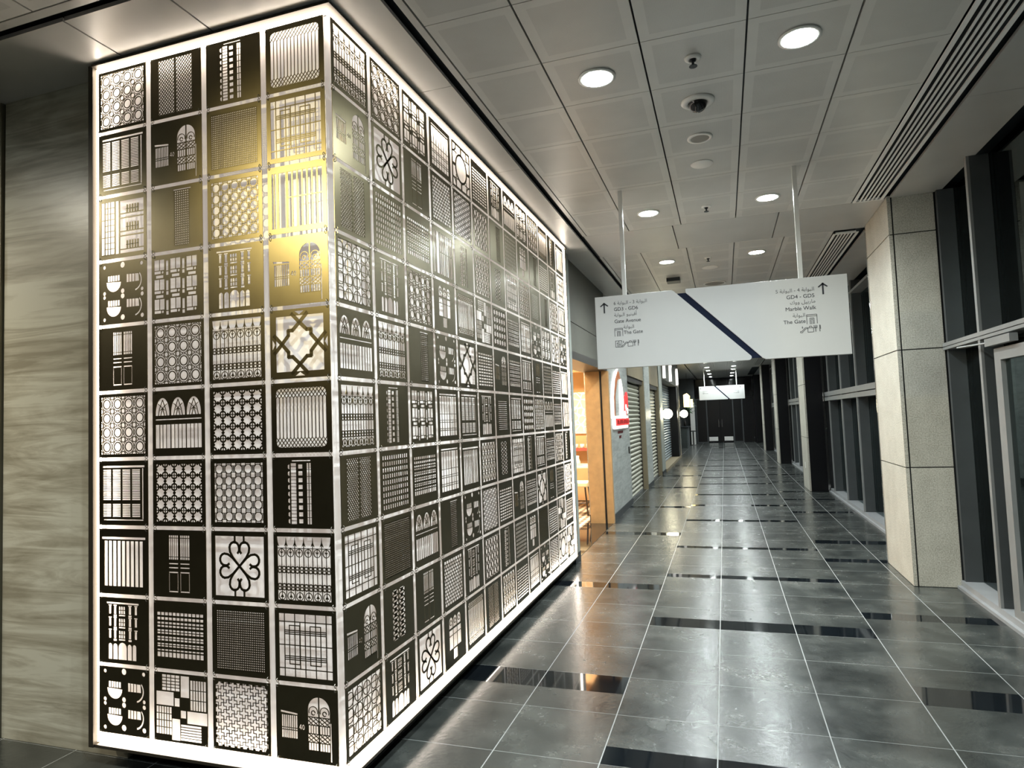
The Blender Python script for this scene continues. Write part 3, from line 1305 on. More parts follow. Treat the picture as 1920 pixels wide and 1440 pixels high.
def p_xrows():
    p = Pat(.07).full()
    p.grid(lin(.07, .93, 6), [.285, .5, .715], .016)
    for j in range(4):
        y0 = .07 + .215 * j
        for i in range(5):
            x0 = .07 + .172 * i
            p.line([(x0, y0), (x0 + .172, y0 + .215)], .014)
            p.line([(x0, y0 + .215), (x0 + .172, y0)], .014)
    return p


def p_hlines():
    p = Pat()
    for k in range(11):
        y = .10 + .76 * k / 11
        p.h.append(rect(.06, y, .94, y + .036))
        for x in (.2, .35, .5, .65, .8):
            p.s.append(([(x, y), (x, y + .036)], .012, (.06, y, .94, y + .036)))
    return p


def p_narrow():
    p = Pat()
    for x0 in (.28, .50):
        p.h.append(rect(x0, .12, x0 + .19, .90))
        cl = (x0, .12, x0 + .19, .90)
        for j in range(9):
            y = .12 + .78 * j / 9
            p.s.append(([(x0, y), (x0 + .19, y + .087)], .020, cl))
            p.s.append(([(x0 + .19, y), (x0, y + .087)], .020, cl))
            p.s.append((circ(x0 + .095, y + .043, .024, 8), .020, cl))
    return p


def p_dotgrid():
    p = Pat()
    for i in range(12):
        for j in range(9):
            x, y = .08 + .072 * i, .08 + .097 * j
            p.h.append(rect(x, y, x + .042, y + .062))
    return p


def p_bricks():
    p = Pat(.08).full()
    p.clip = (.08, .08, .92, .92)
    for k in range(13):
        y = .08 + .84 * k / 13
        p.line([(.08, y), (.92, y)], .016)
        for i in range(8):
            x = .08 + .105 * i + (.05 if k % 2 else 0)
            p.line([(x, y), (x, y + .065)], .016)
    return p


def p_dense():
    p = Pat(.12)
    for k in range(15):
        y = .14 + .72 * k / 15
        p.h.append(rect(.18, y, .82, y + .012))
    return p


PATTERNS = {
    'octa': (p_octa, 'circles-in-octagons lattice'), 'trellis2': (p_trellis2, 'double trellis door'), 'tower': (p_tower, 'narrow tower block'),
    'railing': (p_railing, 'crossed-rod railing'), 'shutter': (p_shutter, 'four louvred shutters'), 'door40': (p_door40, 'arched door 40 and barred window'),
    'mesh': (p_mesh, 'fine square mesh'), 'squares': (p_squares, 'interlocked-squares window grille'), 'balcony': (p_balcony, 'three stacked balconies'),
    'strip': (p_strip, 'single narrow mesh column'), 'ogee': (p_ogee, 'rounded ogee lattice'), 'bars': (p_bars, 'vertical window bars'),
    'mugs': (p_mugs, 'round-bottomed windows and dots'), 'blocks': (p_blocks, 'blocks-and-slots window grid'), 'facade': (p_facade, 'columned facade'),
    'door': (p_door, 'panelled double door'), 'fence': (p_fence, 'spear-topped iron fence'), 'star': (p_star, 'interlaced eight-point star'),
    'arches': (p_arches, 'three pointed arches over bars'), 'quatre': (p_quatre, 'quatrefoil lattice'), 'stripes': (p_stripes, 'tall stripes under a top bar'),
    'clover': (p_clover, 'four-heart scroll'), 'weave': (p_weave, 'woven horizontal band'), 'mondrian': (p_mondrian, 'pinwheel of rectangles'),
    'crosses': (p_crosses, 'small-cross tessellation'), 'circlegrid': (p_circlegrid, 'circles over a square grid'), 'bigcircle': (p_bigcircle, 'big ring with corner arcs'),
    'pane': (p_pane, 'framed window with thin bars'), 'triarch': (p_triarch, 'three small arches over hanging pane'), 'xrows': (p_xrows, 'rows of crossed bars'),
    'hlines': (p_hlines, 'horizontal louvre lines'), 'narrow': (p_narrow, 'pair of narrow trellis strips'), 'dotgrid': (p_dotgrid, 'grid of small upright slots'),
    'bricks': (p_bricks, 'brick-bond grid'), 'dense': (p_dense, 'nearly solid with fine slits'),
}


def clip_seg(a, b, r):
    x0, y0, x1, y1 = r
    t0, t1 = 0.0, 1.0
    dx, dy = b[0] - a[0], b[1] - a[1]
    for p, q in ((-dx, a[0] - x0), (dx, x1 - a[0]), (-dy, a[1] - y0), (dy, y1 - a[1])):
        if abs(p) < 1e-12:
            if q < 0:
                return None
        else:
            t = q / p
            if p < 0:
                t0 = max(t0, t)
            else:
                t1 = min(t1, t)
    if t0 >= t1:
        return None
    return (a[0] + dx * t0, a[1] + dy * t0), (a[0] + dx * t1, a[1] + dy * t1)


def panel_mesh(key):
    fn, desc = PATTERNS[key]
    p = fn()
    cu = bpy.data.curves.new('sheet', 'CURVE')
    cu.dimensions = '2D'
    cu.fill_mode = 'BOTH'
    cu.extrude = PT / 2
    for poly in [rect(0, 0, 1, 1)] + p.h:
        sp = cu.splines.new('POLY')
        sp.points.add(len(poly) - 1)
        for pt, (x, y) in zip(sp.points, poly):
            pt.co = ((x - .5) * PS, (y - .5) * PS, 0, 1)
        sp.use_cyclic_u = True
    ob = bpy.data.objects.new('sheet', cu)
    C.objects.link(ob)
    dg = bpy.context.evaluated_depsgraph_get()
    me0 = bpy.data.meshes.new_from_object(ob.evaluated_get(dg))
    bpy.data.objects.remove(ob)
    bpy.data.curves.remove(cu)
    vs = [tuple(v.co) for v in me0.vertices]
    fs = [tuple(q.vertices) for q in me0.polygons]
    bpy.data.meshes.remove(me0)
    t = PT / 2

    def slab(pts):
        n = len(vs)
        k = len(pts)
        for z in (t, -t):
            for x, y in pts:
                vs.append(((x - .5) * PS, (y - .5) * PS, z))
        fs.append(tuple(range(n, n + k)))
        fs.append(tuple(range(n + 2 * k - 1, n + k - 1, -1)))
        for i in range(k):
            j = (i + 1) % k
            fs.append((n + i, n + k + i, n + k + j, n + j))

    for st in p.s:
        pts, w_ = st[0], st[1]
        r = st[2] if len(st) > 2 else p.clip
        for a, b_ in zip(pts, pts[1:]):
            s = clip_seg(a, b_, r)
            if not s:
                continue
            (ax, ay), (bx, by) = s
            L_ = math.hypot(bx - ax, by - ay)
            if L_ < 1e-6:
                continue
            ux, uy = (bx - ax) / L_, (by - ay) / L_
            e = w_ * .25
            nx, ny = -uy * w_ / 2, ux * w_ / 2
            ax, ay, bx, by = ax - ux * e, ay - uy * e, bx + ux * e, by + uy * e
            slab([(ax - nx, ay - ny), (bx - nx, by - ny), (bx + nx, by + ny), (ax + nx, ay + ny)])
    for poly in p.b:
        slab(poly)
    # stand upright: local x right, z up, front towards -y
    vs2 = [(x, -z, y) for x, y, z in vs]
    me = bpy.data.meshes.new('pierced_' + key)
    me.from_pydata(vs2, [], fs)
    me.materials.append(MT['bronze'])
    me.update()
    return me


MESHES = {k: panel_mesh(k) for k in PATTERNS}


def ring_mesh():
    bm = bmesh.new()
    R, r, n, k = 0.0085, 0.0016, 12, 6
    ring = []
    for i in range(n):
        a = 2 * pi * i / n
        ring.append([bm.verts.new(((R + r * cos(2 * pi * j / k)) * cos(a), (R + r * cos(2 * pi * j / k)) * sin(a) * 1.0, r * sin(2 * pi * j / k) + 0)) for j in range(k)])
    for i in range(n):
        for j in range(k):
            bm.faces.new((ring[i][j], ring[(i + 1) % n][j], ring[(i + 1) % n][(j + 1) % k], ring[i][(j + 1) % k]))
    me = bpy.data.meshes.new('connector_ring')
    # stand on edge: ring lies in the y-z plane
    for v in bm.verts:
        v.co = Vector((v.co.z, v.co.x, v.co.y))
    bm.to_mesh(me)
    bm.free()
    me.materials.append(MT['ring'])
    return me


RING = ring_mesh()

LEFT = [
    'octa trellis2 tower railing', 'shutter door40 mesh squares', 'balcony strip ogee bars', 'mugs blocks facade door40',
    'door octa fence star', 'octa arches quatre railing', 'shutter quatre ogee tower', 'stripes door clover fence',
    'facade weave mesh squares', 'mugs mondrian crosses door40']
RIGHT_COLS = [
    'fence door40 trellis2 circlegrid arches fence trellis2 squares door40 circlegrid',
    'octa clover dotgrid facade fence tower dotgrid mesh narrow facade',
    'blocks door weave octa strip blocks weave arches door clover',
    'pane bricks bars triarch mugs pane pane strip bricks triarch',
    'bigcircle crosses tower railing star shutter stripes mugs facade railing',
    'hlines ogee xrows mondrian hlines facade xrows crosses ogee trellis2',
    'facade strip narrow quatre door40 dense narrow hlines tower xrows',
    'arches dotgrid squares weave weave shutter squares door40 dotgrid hlines',
    'blocks triarch xrows pane shutter quatre tower weave triarch pane',
    'octa strip dense mugs door xrows shutter star mesh mugs',
    'railing hlines strip blocks dotgrid arches weave door hlines crosses',
    'tower facade circlegrid clover hlines weave circlegrid dotgrid mondrian bigcircle',
    'stripes squares shutter mugs stripes bars tower circlegrid weave mondrian']
ORD = ['top', 'second', 'third', 'fourth', 'fifth', 'sixth', 'seventh', 'eighth', 'ninth', 'bottom']
COLN = ['first', 'second', 'third', 'fourth', 'fifth', 'sixth', 'seventh', 'eighth', 'ninth', 'tenth', 'eleventh', 'twelfth', 'last']
PA, PB, PZ = 0.34267, 0.34176, 0.33
ZTOP = 3.46                    # upper edge line of the first row


def square(key, loc, rz, label, group, rings):
    o = bpy.data.objects.new('pierced_panel', MESHES[key])
    C.objects.link(o)
    o.location = loc
    o.rotation_euler.z = rz
    tag(o, label, 'decorative panel', group)
    if rings:
        h = PS / 2 - .006
        for sx in (-1, 1):
            for sz in (-1, 1):
                rg = bpy.data.objects.new('connector_ring', RING)
                C.objects.link(rg)
                rg.parent = o
                rg.location = (sx * (h - .004), 0, sz * (h + .005))
    return o


for r, row in enumerate(LEFT):
    z = ZTOP - PZ * (r + .5)
    for c, key in enumerate(row.split()):
        x = -0.0075 - PA * (3 - c + .5)
        colname = ('leftmost', 'second', 'third', 'corner')[c]
        lab = f'bronze square: {PATTERNS[key][1]}, {ORD[r]} row, {colname} column, short side'
        square(key, (x, 0.0, z), 0, lab, 'pierced squares on the short side', True)
for c, col in enumerate(RIGHT_COLS):
    y = 0.0066 + PB * (c + .5)
    for r, key in enumerate(col.split()):
        z = ZTOP - PZ * (r + .5)
        cn = 'corner column' if c == 0 else ('farthest column' if c == 12 else f'{COLN[c]} column from corner')
        lab = f'bronze square: {PATTERNS[key][1]}, {ORD[r]} row, {cn}, long side'
        square(key, (0.0, y, z), pi / 2, lab, 'pierced squares on the long side', c < 5)

# ------------------------------------------------------------------ RESTAURANT ENTRANCE
t = empty('entrance_post', (-0.30, 7.36, 0), 'wide orange oak post at the restaurant opening, nearer of the two', 'post')
MB().box(-.11, 0, 0, .11, .09, 2.30).build('post_body', MT['oak'], t)
t = empty('door_track', (-0.175, 7.40, 0), 'black vertical track between the two orange oak posts', 'track')
MB().box(-.013, 0, 0, .013, .06, 2.30).build('track_body', MT['lintel'], t)
t = empty('entrance_post', (-0.11, 7.38, 0), 'narrow orange oak post against the grey stone pier', 'post')
MB().box(-.05, 0, 0, .05, .10, 2.30).build('post_body', MT['oak'], t)
tag(MB().box(-0.46, 4.87, 0, -0.07, 7.35, .004).build('threshold', MT['black_tile']), 'dark polished threshold strip at the restaurant opening', 'threshold')
tag(MB().box(-3.2, 4.9, 0, -0.47, 10.5, .006).build('carpet', MT['carpet']), 'striped brown carpet inside the restaurant', 'carpet')
struct(MB().box(-3.3, 10.0, 0, -0.47, 10.15, 3.0).build('wall_back', MT['warmwall']))
struct(MB().box(-3.3, 4.7, 0, -3.2, 10.1, 3.0).build('wall_left', MT['warmwall']))
struct(MB().box(-3.3, 4.7, 2.95, -0.46, 10.1, 3.05).build('ceiling', MT['warmwall']))
for k, zz in enumerate((2.62, 2.8)):
    pass
for k, (yy, zz) in enumerate(((8.3, 2.55), (9.3, 2.45))):
    tag(MB().box(-3.2, yy, zz, -0.47, yy + .14, zz + .2).build('ceiling_beam', MT['oak']), ('nearer' if k == 0 else 'farther') + ' oak beam across the restaurant ceiling', 'beam')
# lit picture on the back wall
pm, nt, pb = newmat('lit_picture_face')
tc = nt.nodes.new('ShaderNodeTexCoord')
vo = nt.nodes.new('ShaderNodeTexVoronoi')
vo.feature = 'DISTANCE_TO_EDGE'
vo.inputs['Scale'].default_value = 7
nt.links.new(tc.outputs['Object'], vo.inputs['Vector'])
lines = math_node(nt, 'LESS_THAN', vo.outputs['Distance'], 0.05)
pc = mix(nt, lines, (0.85, 0.55, 0.25), (1.0, 0.85, 0.55))
nt.links.new(pc, pb.inputs['Base Color'])
nt.links.new(pc, pb.inputs['Emission Color'])
pb.inputs['Emission Strength'].default_value = 1.6
t = empty('wall_picture', (-1.25, 9.97, 1.30), 'glowing picture of cracked lines on the restaurant back wall', 'picture')
MB().box(-.7, -.01, .05, .55, .02, .80).build('picture_face', pm, t)
MB().box(-.75, -.03, 0, .6, .02, .05).build('picture_ledge', MT['white'], t)
# shelf, cups, counter
tag(MB().box(-2.6, 9.70, 0.98, -0.55, 9.99, 1.02).build('wall_shelf', MT['redpaint']), 'red shelf under the glowing picture', 'shelf')
cup0 = MB().lathe([(.0, 0), (.028, 0), (.042, .03), (.045, .085), (.040, .085), (.036, .03), (.0, .008)], (0, 0, 0), 12).mesh('cup', MT['white'], True)
for k, xx in enumerate((-1.14, -1.02, -0.90)):
    o = bpy.data.objects.new('cup', cup0)
    C.objects.link(o)
    o.location = (xx, 9.83, 1.02)
    tag(o, ('left', 'middle', 'right')[k] + ' white cup of three on the red shelf', 'cup', 'white cups on the red shelf')
t = empty('table', (-1.0, 9.0, .007), 'cream-topped table inside the restaurant', 'table')
MB().box(-.7, -.35, .72, .5, .35, .76).build('tabletop', MT['cream'], t, bevel=.006)
for sx in (-.6, .4):
    for sy in (-.28, .28):
        MB().box(sx - .025, sy - .025, 0, sx + .025, sy + .025, .72).build('leg', MT['darkwood'], t)
tag(MB().lathe([(.0, 0), (.06, 0), (.075, .06), (.05, .13), (.055, .17), (.0, .17)], (0, 0, 0), 14).build('jug', MT['white'], None, True, (-.93, 8.85, .767)), 'white jug on the cream tabletop', 'jug')


def stool(x, y, label):
    t = empty('stool', (x, y, .012), label, 'stool')
    MB().box(-.19, -.19, .46, .19, .19, .54).build('seat', MT['cream'], t, bevel=.02)
    for sx in (-1, 1):
        for sy in (-1, 1):
            MB().tube((sx * .13, sy * .13, .46), (sx * .17, sy * .17, 0), .014, 8).build('leg', MT['darkwood'], t)
    b = MB()
    for s in (-1, 1):
        b.tube((-.15, s * .15, .2), (.15, s * .15, .2), .009, 6)
        b.tube((s * .15, -.15, .2), (s * .15, .15, .2), .009, 6)
    b.build('stretcher', MT['darkwood'], t)


stool(-0.76, 8.2, 'cream-seated dark stool nearest the restaurant opening')
stool(-1.25, 8.3, 'cream-seated dark stool behind the first, farther from the opening')
lt = bpy.data.lights.new('restaurant_lamp', 'AREA')
lt.energy = 380
lt.color = (1.0, 0.84, 0.62)
lt.size = 1.4
lo = bpy.data.objects.new('restaurant_lamp', lt)
C.objects.link(lo)
lo.location = (-1.5, 7.6, 2.9)

# ------------------------------------------------------------------ LIT RED SIGN on the stone pier
t = empty('restaurant_sign', (WX - .02, 8.45, 1.40), 'white and red illuminated spire sign on the grey stone pier', 'sign')


def yz(b, pts, x0, x1):
    b.prism(pts, 'x', x0, x1)


b = MB()
yz(b, [(-.80, .17), (-.64, .17), (-.62, .52), (-.42, .80), (-.05, 1.0), (-.32, .93), (-.64, .72), (-.78, .45)], .0, .03)
b.build('spire_stroke', MT['neon'], t)
b = MB()
yz(b, [(.10, .20), (.34, .20), (.44, .45), (.38, .68), (.24, .84), (.14, .70), (.08, .45)], .0, .03)
b.build('spire_flame', MT['neon'], t)
b = MB()
yz(b, [(-.63, .18), (-.42, .18), (-.34, .55), (-.08, .80), (.16, .86), (.26, .84), (.16, .95), (-.04, .99), (-.42, .82), (-.62, .55)], .0, .012)
b.build('spire_edge', MT['orange_edge'], t)
b = MB()
for cy, cz, r in ((.52, .36, .11), (.72, .44, .13), (.90, .36, .11), (.90, .52, .12), (.72, .28, .09)):
    b.lathe([(r, 0), (r, .02)], (.0, cy, cz), 12, axis='x')
b.build('red_petals', MT['redlit'], t)
b = MB()
for cy, cz, r in ((.30, .38, .10), (.70, .36, .055), (.55, .22, .08), (.86, .30, .05)):
    b.lathe([(r, 0), (r, .032)], (.0, cy, cz), 12, axis='x')
b.build('white_petals', MT['neon'], t)
bn = MB().box(0, -.50, .055, .04, .90, .165).build('red_banner', MT['redlit'], t)
b = MB()
x = -.44
random.seed(3)
for k in range(9):
    wdt = .10
    b.box(.04, x, .078, .045, x + .022, .145)
    if k % 3 == 0:
        b.box(.04, x, .128, .045, x + .08, .145)
        b.box(.04, x + .06, .078, .045, x + .08, .145)
    elif k % 3 == 1:
        b.box(.04, x, .078, .045, x + .08, .093)
        b.box(.04, x, .105, .045, x + .07, .118)
    else:
        b.box(.04, x + .05, .078, .045, x + .07, .145)
        b.box(.04, x, .105, .045, x + .07, .118)
    x += .145
b.build('banner_lettering', MT['darkred'], bn)
b = MB()
b.box(0, -.66, .17, .03, .86, .21)
b.box(0, -.60, .0, .03, .80, .05)
b.lathe([(.10, 0), (.10, .03)], (.0, -.63, .10), 14, axis='x')
b.build('banner_glow_edge', MT['neon'], t)
b = MB()
for zz, a, n in ((-.08, -.20, 9), (-.16, -.08, 4)):
    for k in range(n):
        y0 = a + k * .062
        b.box(0, y0, zz, .006, y0 + .012, zz + .045)
        b.box(0, y0, zz + (.033 if k % 2 else .0), .006, y0 + .045, zz + .012 + (.033 if k % 2 else .0))
        if k % 3:
            b.box(0, y0 + .033, zz, .006, y0 + .045, zz + .045)
b.build('small_lettering', MT['darkred'], t)
tag(MB().box(WX - .02, 9.38, 0.93, WX - .005, 9.46, 1.05).build('wall_switch', MT['lintel']), 'small dark switch plate on the grey stone pier', 'switch')

# white lit letters over the wide shutter
for k, (yy, pts) in enumerate((
        (16.6, [(-.1, 0), (.1, 0), (.1, .85), (-.05, .85), (-.05, .12), (-.1, .1)]),
        (18.9, [(-.15, 0), (.15, .02), (.12, .40), (.35, .52), (.1, .62), (-.05, .9), (-.3, .9), (-.1, .5), (-.12, .38)]),
        (22.0, [(-.2, 0), (.2, .05), (.18, .5), (.0, .62), (-.22, .5)]))):
    o = MB().prism(pts, 'x', 0, .07).build('lit_letter', MT['neon'], None, False, (-0.02, yy, 2.66))
    tag(o, ('nearest', 'middle', 'farthest')[k] + ' white lit letter on the fascia over the wide steel shutter', 'sign letter', 'white lit letters over the wide shutter')


# globe wall lamps
def globe_lamp(loc, wx, label):
    t = empty('globe_lamp', loc, label, 'wall lamp')
    MB().lathe([(0, -.14)] + [(.14 * sin(pi * i / 12), -.14 * cos(pi * i / 12)) for i in range(1, 12)] + [(0, .14)], (0, 0, 0), 18).build('globe', MT['globe'], t, True)
    MB().tube((wx - loc[0], 0, 0), (-.13, 0, 0), .015, 8).build('arm', MT['lintel'], t)
    return t


globe_lamp((0.10, 16.0, 1.63), WX + .015, 'glowing globe lamp on the pale pier before the wide steel shutter')
globe_lamp((0.16, 22.7, 1.62), 0.02, 'glowing globe lamp at the far end of the wide steel shutter')

# ------------------------------------------------------------------ FAR LEFT: counter, plant, lit sign
t = empty('counter', (-0.32, 30.6, 0), 'dark service counter at the far left of the corridor', 'counter')
MB().box(-.55, -1.0, 0, .18, 1.4, .95).build('counter_body', MT['counter'], t)
MB().box(-.58, -1.05, .95, .24, 1.45, 1.0).build('worktop', MT['slot'], t)
tag(MB().box(-.25, -.2, 0, .0, .2, .34).build('till', MT['lintel'], None, False, (-.42, 30.2, 1.0)), 'dark till on the far service counter', 'till')
tag(MB().lathe([(0, 0), (.055, 0), (.055, .22), (.02, .3), (.02, .36), (0, .36)], (0, 0, 0), 10).build('bottle', MT['lintel'], None, True, (-.30, 31.2, 1.0)), 'dark bottle on the far service counter', 'bottle')
t = empty('stool', (.02, 32.3, 0), 'dark bar stool past the far service counter', 'stool')
MB().lathe([(.0, .70), (.17, .70), (.18, .74), (.0, .76)], (0, 0, 0), 14).build('seat', MT['lintel'], t)
MB().tube((0, 0, .02), (0, 0, .70), .03, 8).build('stem', MT['lintel'], t)
MB().lathe([(.0, .0), (.2, .0), (.18, .03), (0, .03)], (0, 0, 0), 14).build('base', MT['lintel'], t)
tag(MB().box(-.12, 33.1, 0, .10, 33.45, 2.2).build('white_column', MT['white']), 'slim white column at the far left behind the counter', 'column')
t = empty('hanging_plant', (.02, 28.4, 2.05), 'leafy green plant hanging over the far service counter', 'plant')
random.seed(11)
b = MB()
for k in range(170):
    a, h, r = random.uniform(0, 2 * pi), random.uniform(-.35, .30), random.uniform(.05, .42)
    c0 = Vector((r * cos(a) * .8, r * sin(a), h))
    d = Vector((cos(a), sin(a), random.uniform(-.8, .4))).normalized()
    sd = d.cross(Vector((0, 0, 1))).normalized() * .035
    tip = c0 + d * .16
    mid = c0 + d * .08
    b.poly([tuple(c0), tuple(mid + sd), tuple(tip), tuple(mid - sd)])
b.build('foliage', MT['leaf'], t)
b = MB()
for k in range(12):
    a = 2 * pi * k / 12
    b.tube((0, 0, .05), (.28 * cos(a), .35 * sin(a), random.uniform(-.2, .2)), .006, 5)
b.build('stems', MT['leaf'], t)
MB().lathe([(0, -.05), (.10, -.05), (.14, .10), (0, .10)], (0, 0, 0), 12).build('pot', MT['lintel'], t)
MB().tube((0, 0, .1), (0, 0, 1.44), .006, 6).build('hanger', MT['lintel'], t)
t = empty('blade_sign', (.06, 26.9, 2.2), 'upright glowing yellow blade sign over the far left shops', 'sign')
MB().prism([(-.13, -.28), (.12, -.30), (.14, .20), (.02, .32), (-.13, .25)], 'y', 0, .08).build('lit_face', MT['neonwarm'], t)
MB().box(.15, 0, -.3, .26, .06, .05).build('lit_detail', MT['neonwarm'], t)
MB().box(-1.2, .02, .0, -.13, .06, .04).build('bracket', MT['lintel'], t)

# ------------------------------------------------------------------ FAR END GLASS DOORS
FY = 34.6
tg = MB().box(-1.2, FY, 2.42, 3.9, FY + .02, 3.5).build('window_4', MT['dome'])
struct(tg)
for k, (xa, xb) in enumerate(((0.12, .72), (2.02, 2.55))):
    d = MB().box(xa + .06, FY, .06, xb - .06, FY + .02, 2.36).build(f'door_{k + 1}', MT['black_gloss'])
    struct(d)
    b = MB()
    for q in ((xa, 0, xa + .06, 2.42), (xb - .06, 0, xb, 2.42)):
        b.box(q[0], FY - .04, q[1], q[2], FY + .04, q[3])
    b.box(xa + .06, FY - .04, 2.36, xb - .06, FY + .04, 2.42)
    b.box(xa + .06, FY - .04, 0, xb - .06, FY + .04, .06)
    b.build('door_frame', MT['slate'], d)
for k, (xa, xb) in enumerate(((.73, 1.37), (1.38, 2.01))):
    d = MB().box(xa, FY + .02, .02, xb, FY + .04, 2.40).build(f'door_{k + 3}', MT['black_gloss'])
    struct(d)
    MB().box(xa + (.02 if k == 0 else .16), FY + .0, .10, xb - (.16 if k == 0 else .02), FY + .02, .32).build('kick_plate', MT['white'], d)
    xx = xb - .08 if k == 0 else xa + .08
    MB().tube((xx, FY - .03, .85), (xx, FY - .03, 1.25), .014, 8).build('door_handle', MT['chrome'], d)
struct(MB().box(2.56, FY, 0, 3.9, FY + .02, 2.42).build('window_5', MT['black_gloss']))
struct(MB().box(-1.3, FY, 0, .11, FY + .02, 2.42).build('wall_end', MT['slate']))


# ------------------------------------------------------------------ PILLARS
def pillar(k, label):
    y0 = 4.19 + BAY * k + (0.06 if k else 0)
    t = empty('stone_column', (3.11, y0, 0), label, 'column', 'stone-clad columns along the glazed side')
    w_, d_ = 0.37, 0.93
    MB().box(.012, .012, 0, w_ + .2, d_ - .012, ZC + .02).build('joint_core', MT['void'], t)
    zs = [0, 1.046, 2.10, 3.157, ZC + .02]
    b = MB()
    for za, zb in zip(zs, zs[1:]):
        za, zb = za + .005, zb - .005
        b.box(0, .002, za, .03, d_, zb)                     # corridor face slab with mitred edge
        b.box(.03, d_ - .03, za, w_ + .2, d_, zb)
        if k == 0:
            b.box(.043, 0, za, w_, .03, zb)
    b.build('stone_cladding', MT['granite'], t)
    if k:
        MB().box(.032, -.004, 0, w_ - .04, .03, ZC).build('black_cladding', MT['black_gloss'], t)
        MB().box(w_ - .04, -.006, 0, w_, .03, ZC).build('steel_edge', MT['chrome'], t)
    MB().box(-.006, d_, 0, .05, d_ + .03, ZC).build('steel_edge', MT['chrome'], t)
    if k == 1:
        MB().box(-.004, .45, .42, .0, .53, .54).build('socket', MT['white'], t)
    return t


for k, lab in enumerate(('beige stone column at the near right with both faces lit', 'stone column with a black side, first beyond the near one',
                         'stone column with a black side, second beyond the near one', 'stone column with a black side, third beyond the near one')):
    pillar(k, lab)
struct(MB().box(3.11, 33.2, 0, 3.7, 34.6, ZC + .02).build('wall_right', MT['black_gloss']))

# ------------------------------------------------------------------ GLAZING
XF, XGL = 3.47, 3.62


def glazing(n, y0, y1, mull, ztr, near=False):
    pane = MB().box(XGL, y0, .07, XGL + .012, y1, ZC).build(f'window_{n}', MT['glass'])
    struct(pane)
    for y in mull:
        MB().box(XF + .02, y - .022, .07, XGL, y + .022, ZC).build('mullion', MT['slate'], pane)
        if n == 1 and y > 4:
            continue
        MB().box(XF, y - .022, .07, XF + .02, y + .022, ZC).build('mullion_cap', MT['alu'], pane)
    b = MB()
    for za, zb in ztr:
        b.box(XF - .005, y0, za, XGL, y1, zb)
    b.build('transom', MT['alu'], pane)
    b = MB()
    b.box(XF, y0, 0.02, XGL + .03, y1, .07)
    b.box(XF - .03, y0, 0.0, XF + .01, y1, .025)
    b.build('window_sill', MT['sill'], pane)
    return pane


w1 = glazing(1, -9, 4.185, [4.15, 3.35, 0.9, -0.4, -1.7, -3.0, -4.3, -5.6, -7], [(2.075, 2.098), (2.104, 2.135)])
w2 = glazing(2, 5.15, 11.42, [5.6, 6.95, 8.28, 9.62, 10.97], [(1.755, 1.825), (1.84, 1.92), (3.30, 3.335)])
w3 = glazing(3, 12.43, 18.7, [12.85, 14.2, 15.55, 16.9, 18.2], [(1.755, 1.825), (1.84, 1.92), (3.30, 3.335)])
glazing(6, 19.7, 25.9, [20.1, 21.5, 22.9, 24.3, 25.5], [(1.755, 1.825), (1.84, 1.92), (3.30, 3.335)])
glazing(7, 27, 33.2, [27.4, 28.8, 30.2, 31.6, 33], [(1.755, 1.825), (1.84, 1.92), (3.30, 3.335)])
# glazed door leaf by the near column
d = MB().box(3.515, 2.14, .05, 3.525, 3.06, 1.90).build('door_5', MT['glass'])
struct(d)
b = MB()
b.box(3.485, 3.02, .02, 3.54, 3.13, 1.985)
b.box(3.485, 2.0, .02, 3.54, 2.15, 1.985)
b.box(3.485, 2.15, 1.90, 3.54, 3.02, 1.985)
b.box(3.485, 2.15, .02, 3.54, 3.02, .14)
b.build('door_frame', MT['alu'], d)
c_ = MB().box(3.44, 2.72, 2.005, 3.49, 3.16, 2.06).build('door_closer', MT['alu'], d)
MB().tube((3.45, 3.1, 2.03), (3.40, 3.60, 2.045), .007, 8).build('closer_arm', MT['alu'], c_)
# night outside: low dark building, a lamp
tag(MB().box(9.0, -4, -.02, 13, 60, 5.0).build('opposite_building', MT['asphalt']), 'dark building across the paving outside the glazing', 'building')
t = empty('street_lamp', (6.6, 4.6, -.02), 'small lit lamp on a pole outside the near glazing', 'street lamp')
MB().tube((0, 0, 0), (0, 0, 2.55), .03, 8).build('pole', MT['lintel'], t)
MB().box(-.05, -.12, 2.52, .05, .12, 2.56).build('lamp_head', glow('street_lamp_glow', (.8, .95, 1), 6), t)

# ------------------------------------------------------------------ AIR GRILLES
for k in range(4):
    y0 = (-8.9 if k == 0 else 5.30 + BAY * (k - 1))
    y1 = 4.185 + BAY * k
    t = empty('ceiling_grille', (2.955, (y0 + y1) / 2, ZC), ('long white slatted air grille in the near ceiling bay', 'white slatted air grille just past the near column',
              'white slatted air grille in the third ceiling bay', 'white slatted air grille in the fourth ceiling bay')[k], 'air grille', 'slatted grilles along the glazed side')
    h = (y1 - y0) / 2
    b = MB()
    b.box(-.125, -h, -.012, -.10, h, -.003)
    b.box(.10, -h, -.012, .125, h, -.003)
    b.box(-.10, h - .02, -.012, .10, h, .01)
    b.box(-.10, -h, -.012, .10, -h + .02, .01)
    b.build('grille_frame', MT['fixture'], t)
    for j in range(5):
        x = -.10 + .2 * (j + 1) / 6
        MB().box(x - .0075, -h + .02, -.010, x + .0075, h - .02, -.005).build('slat', MT['fixture'], t)
    MB().box(-.10, -h + .02, .03, .10, h - .02, .035).build('dark_duct', MT['void'], t)

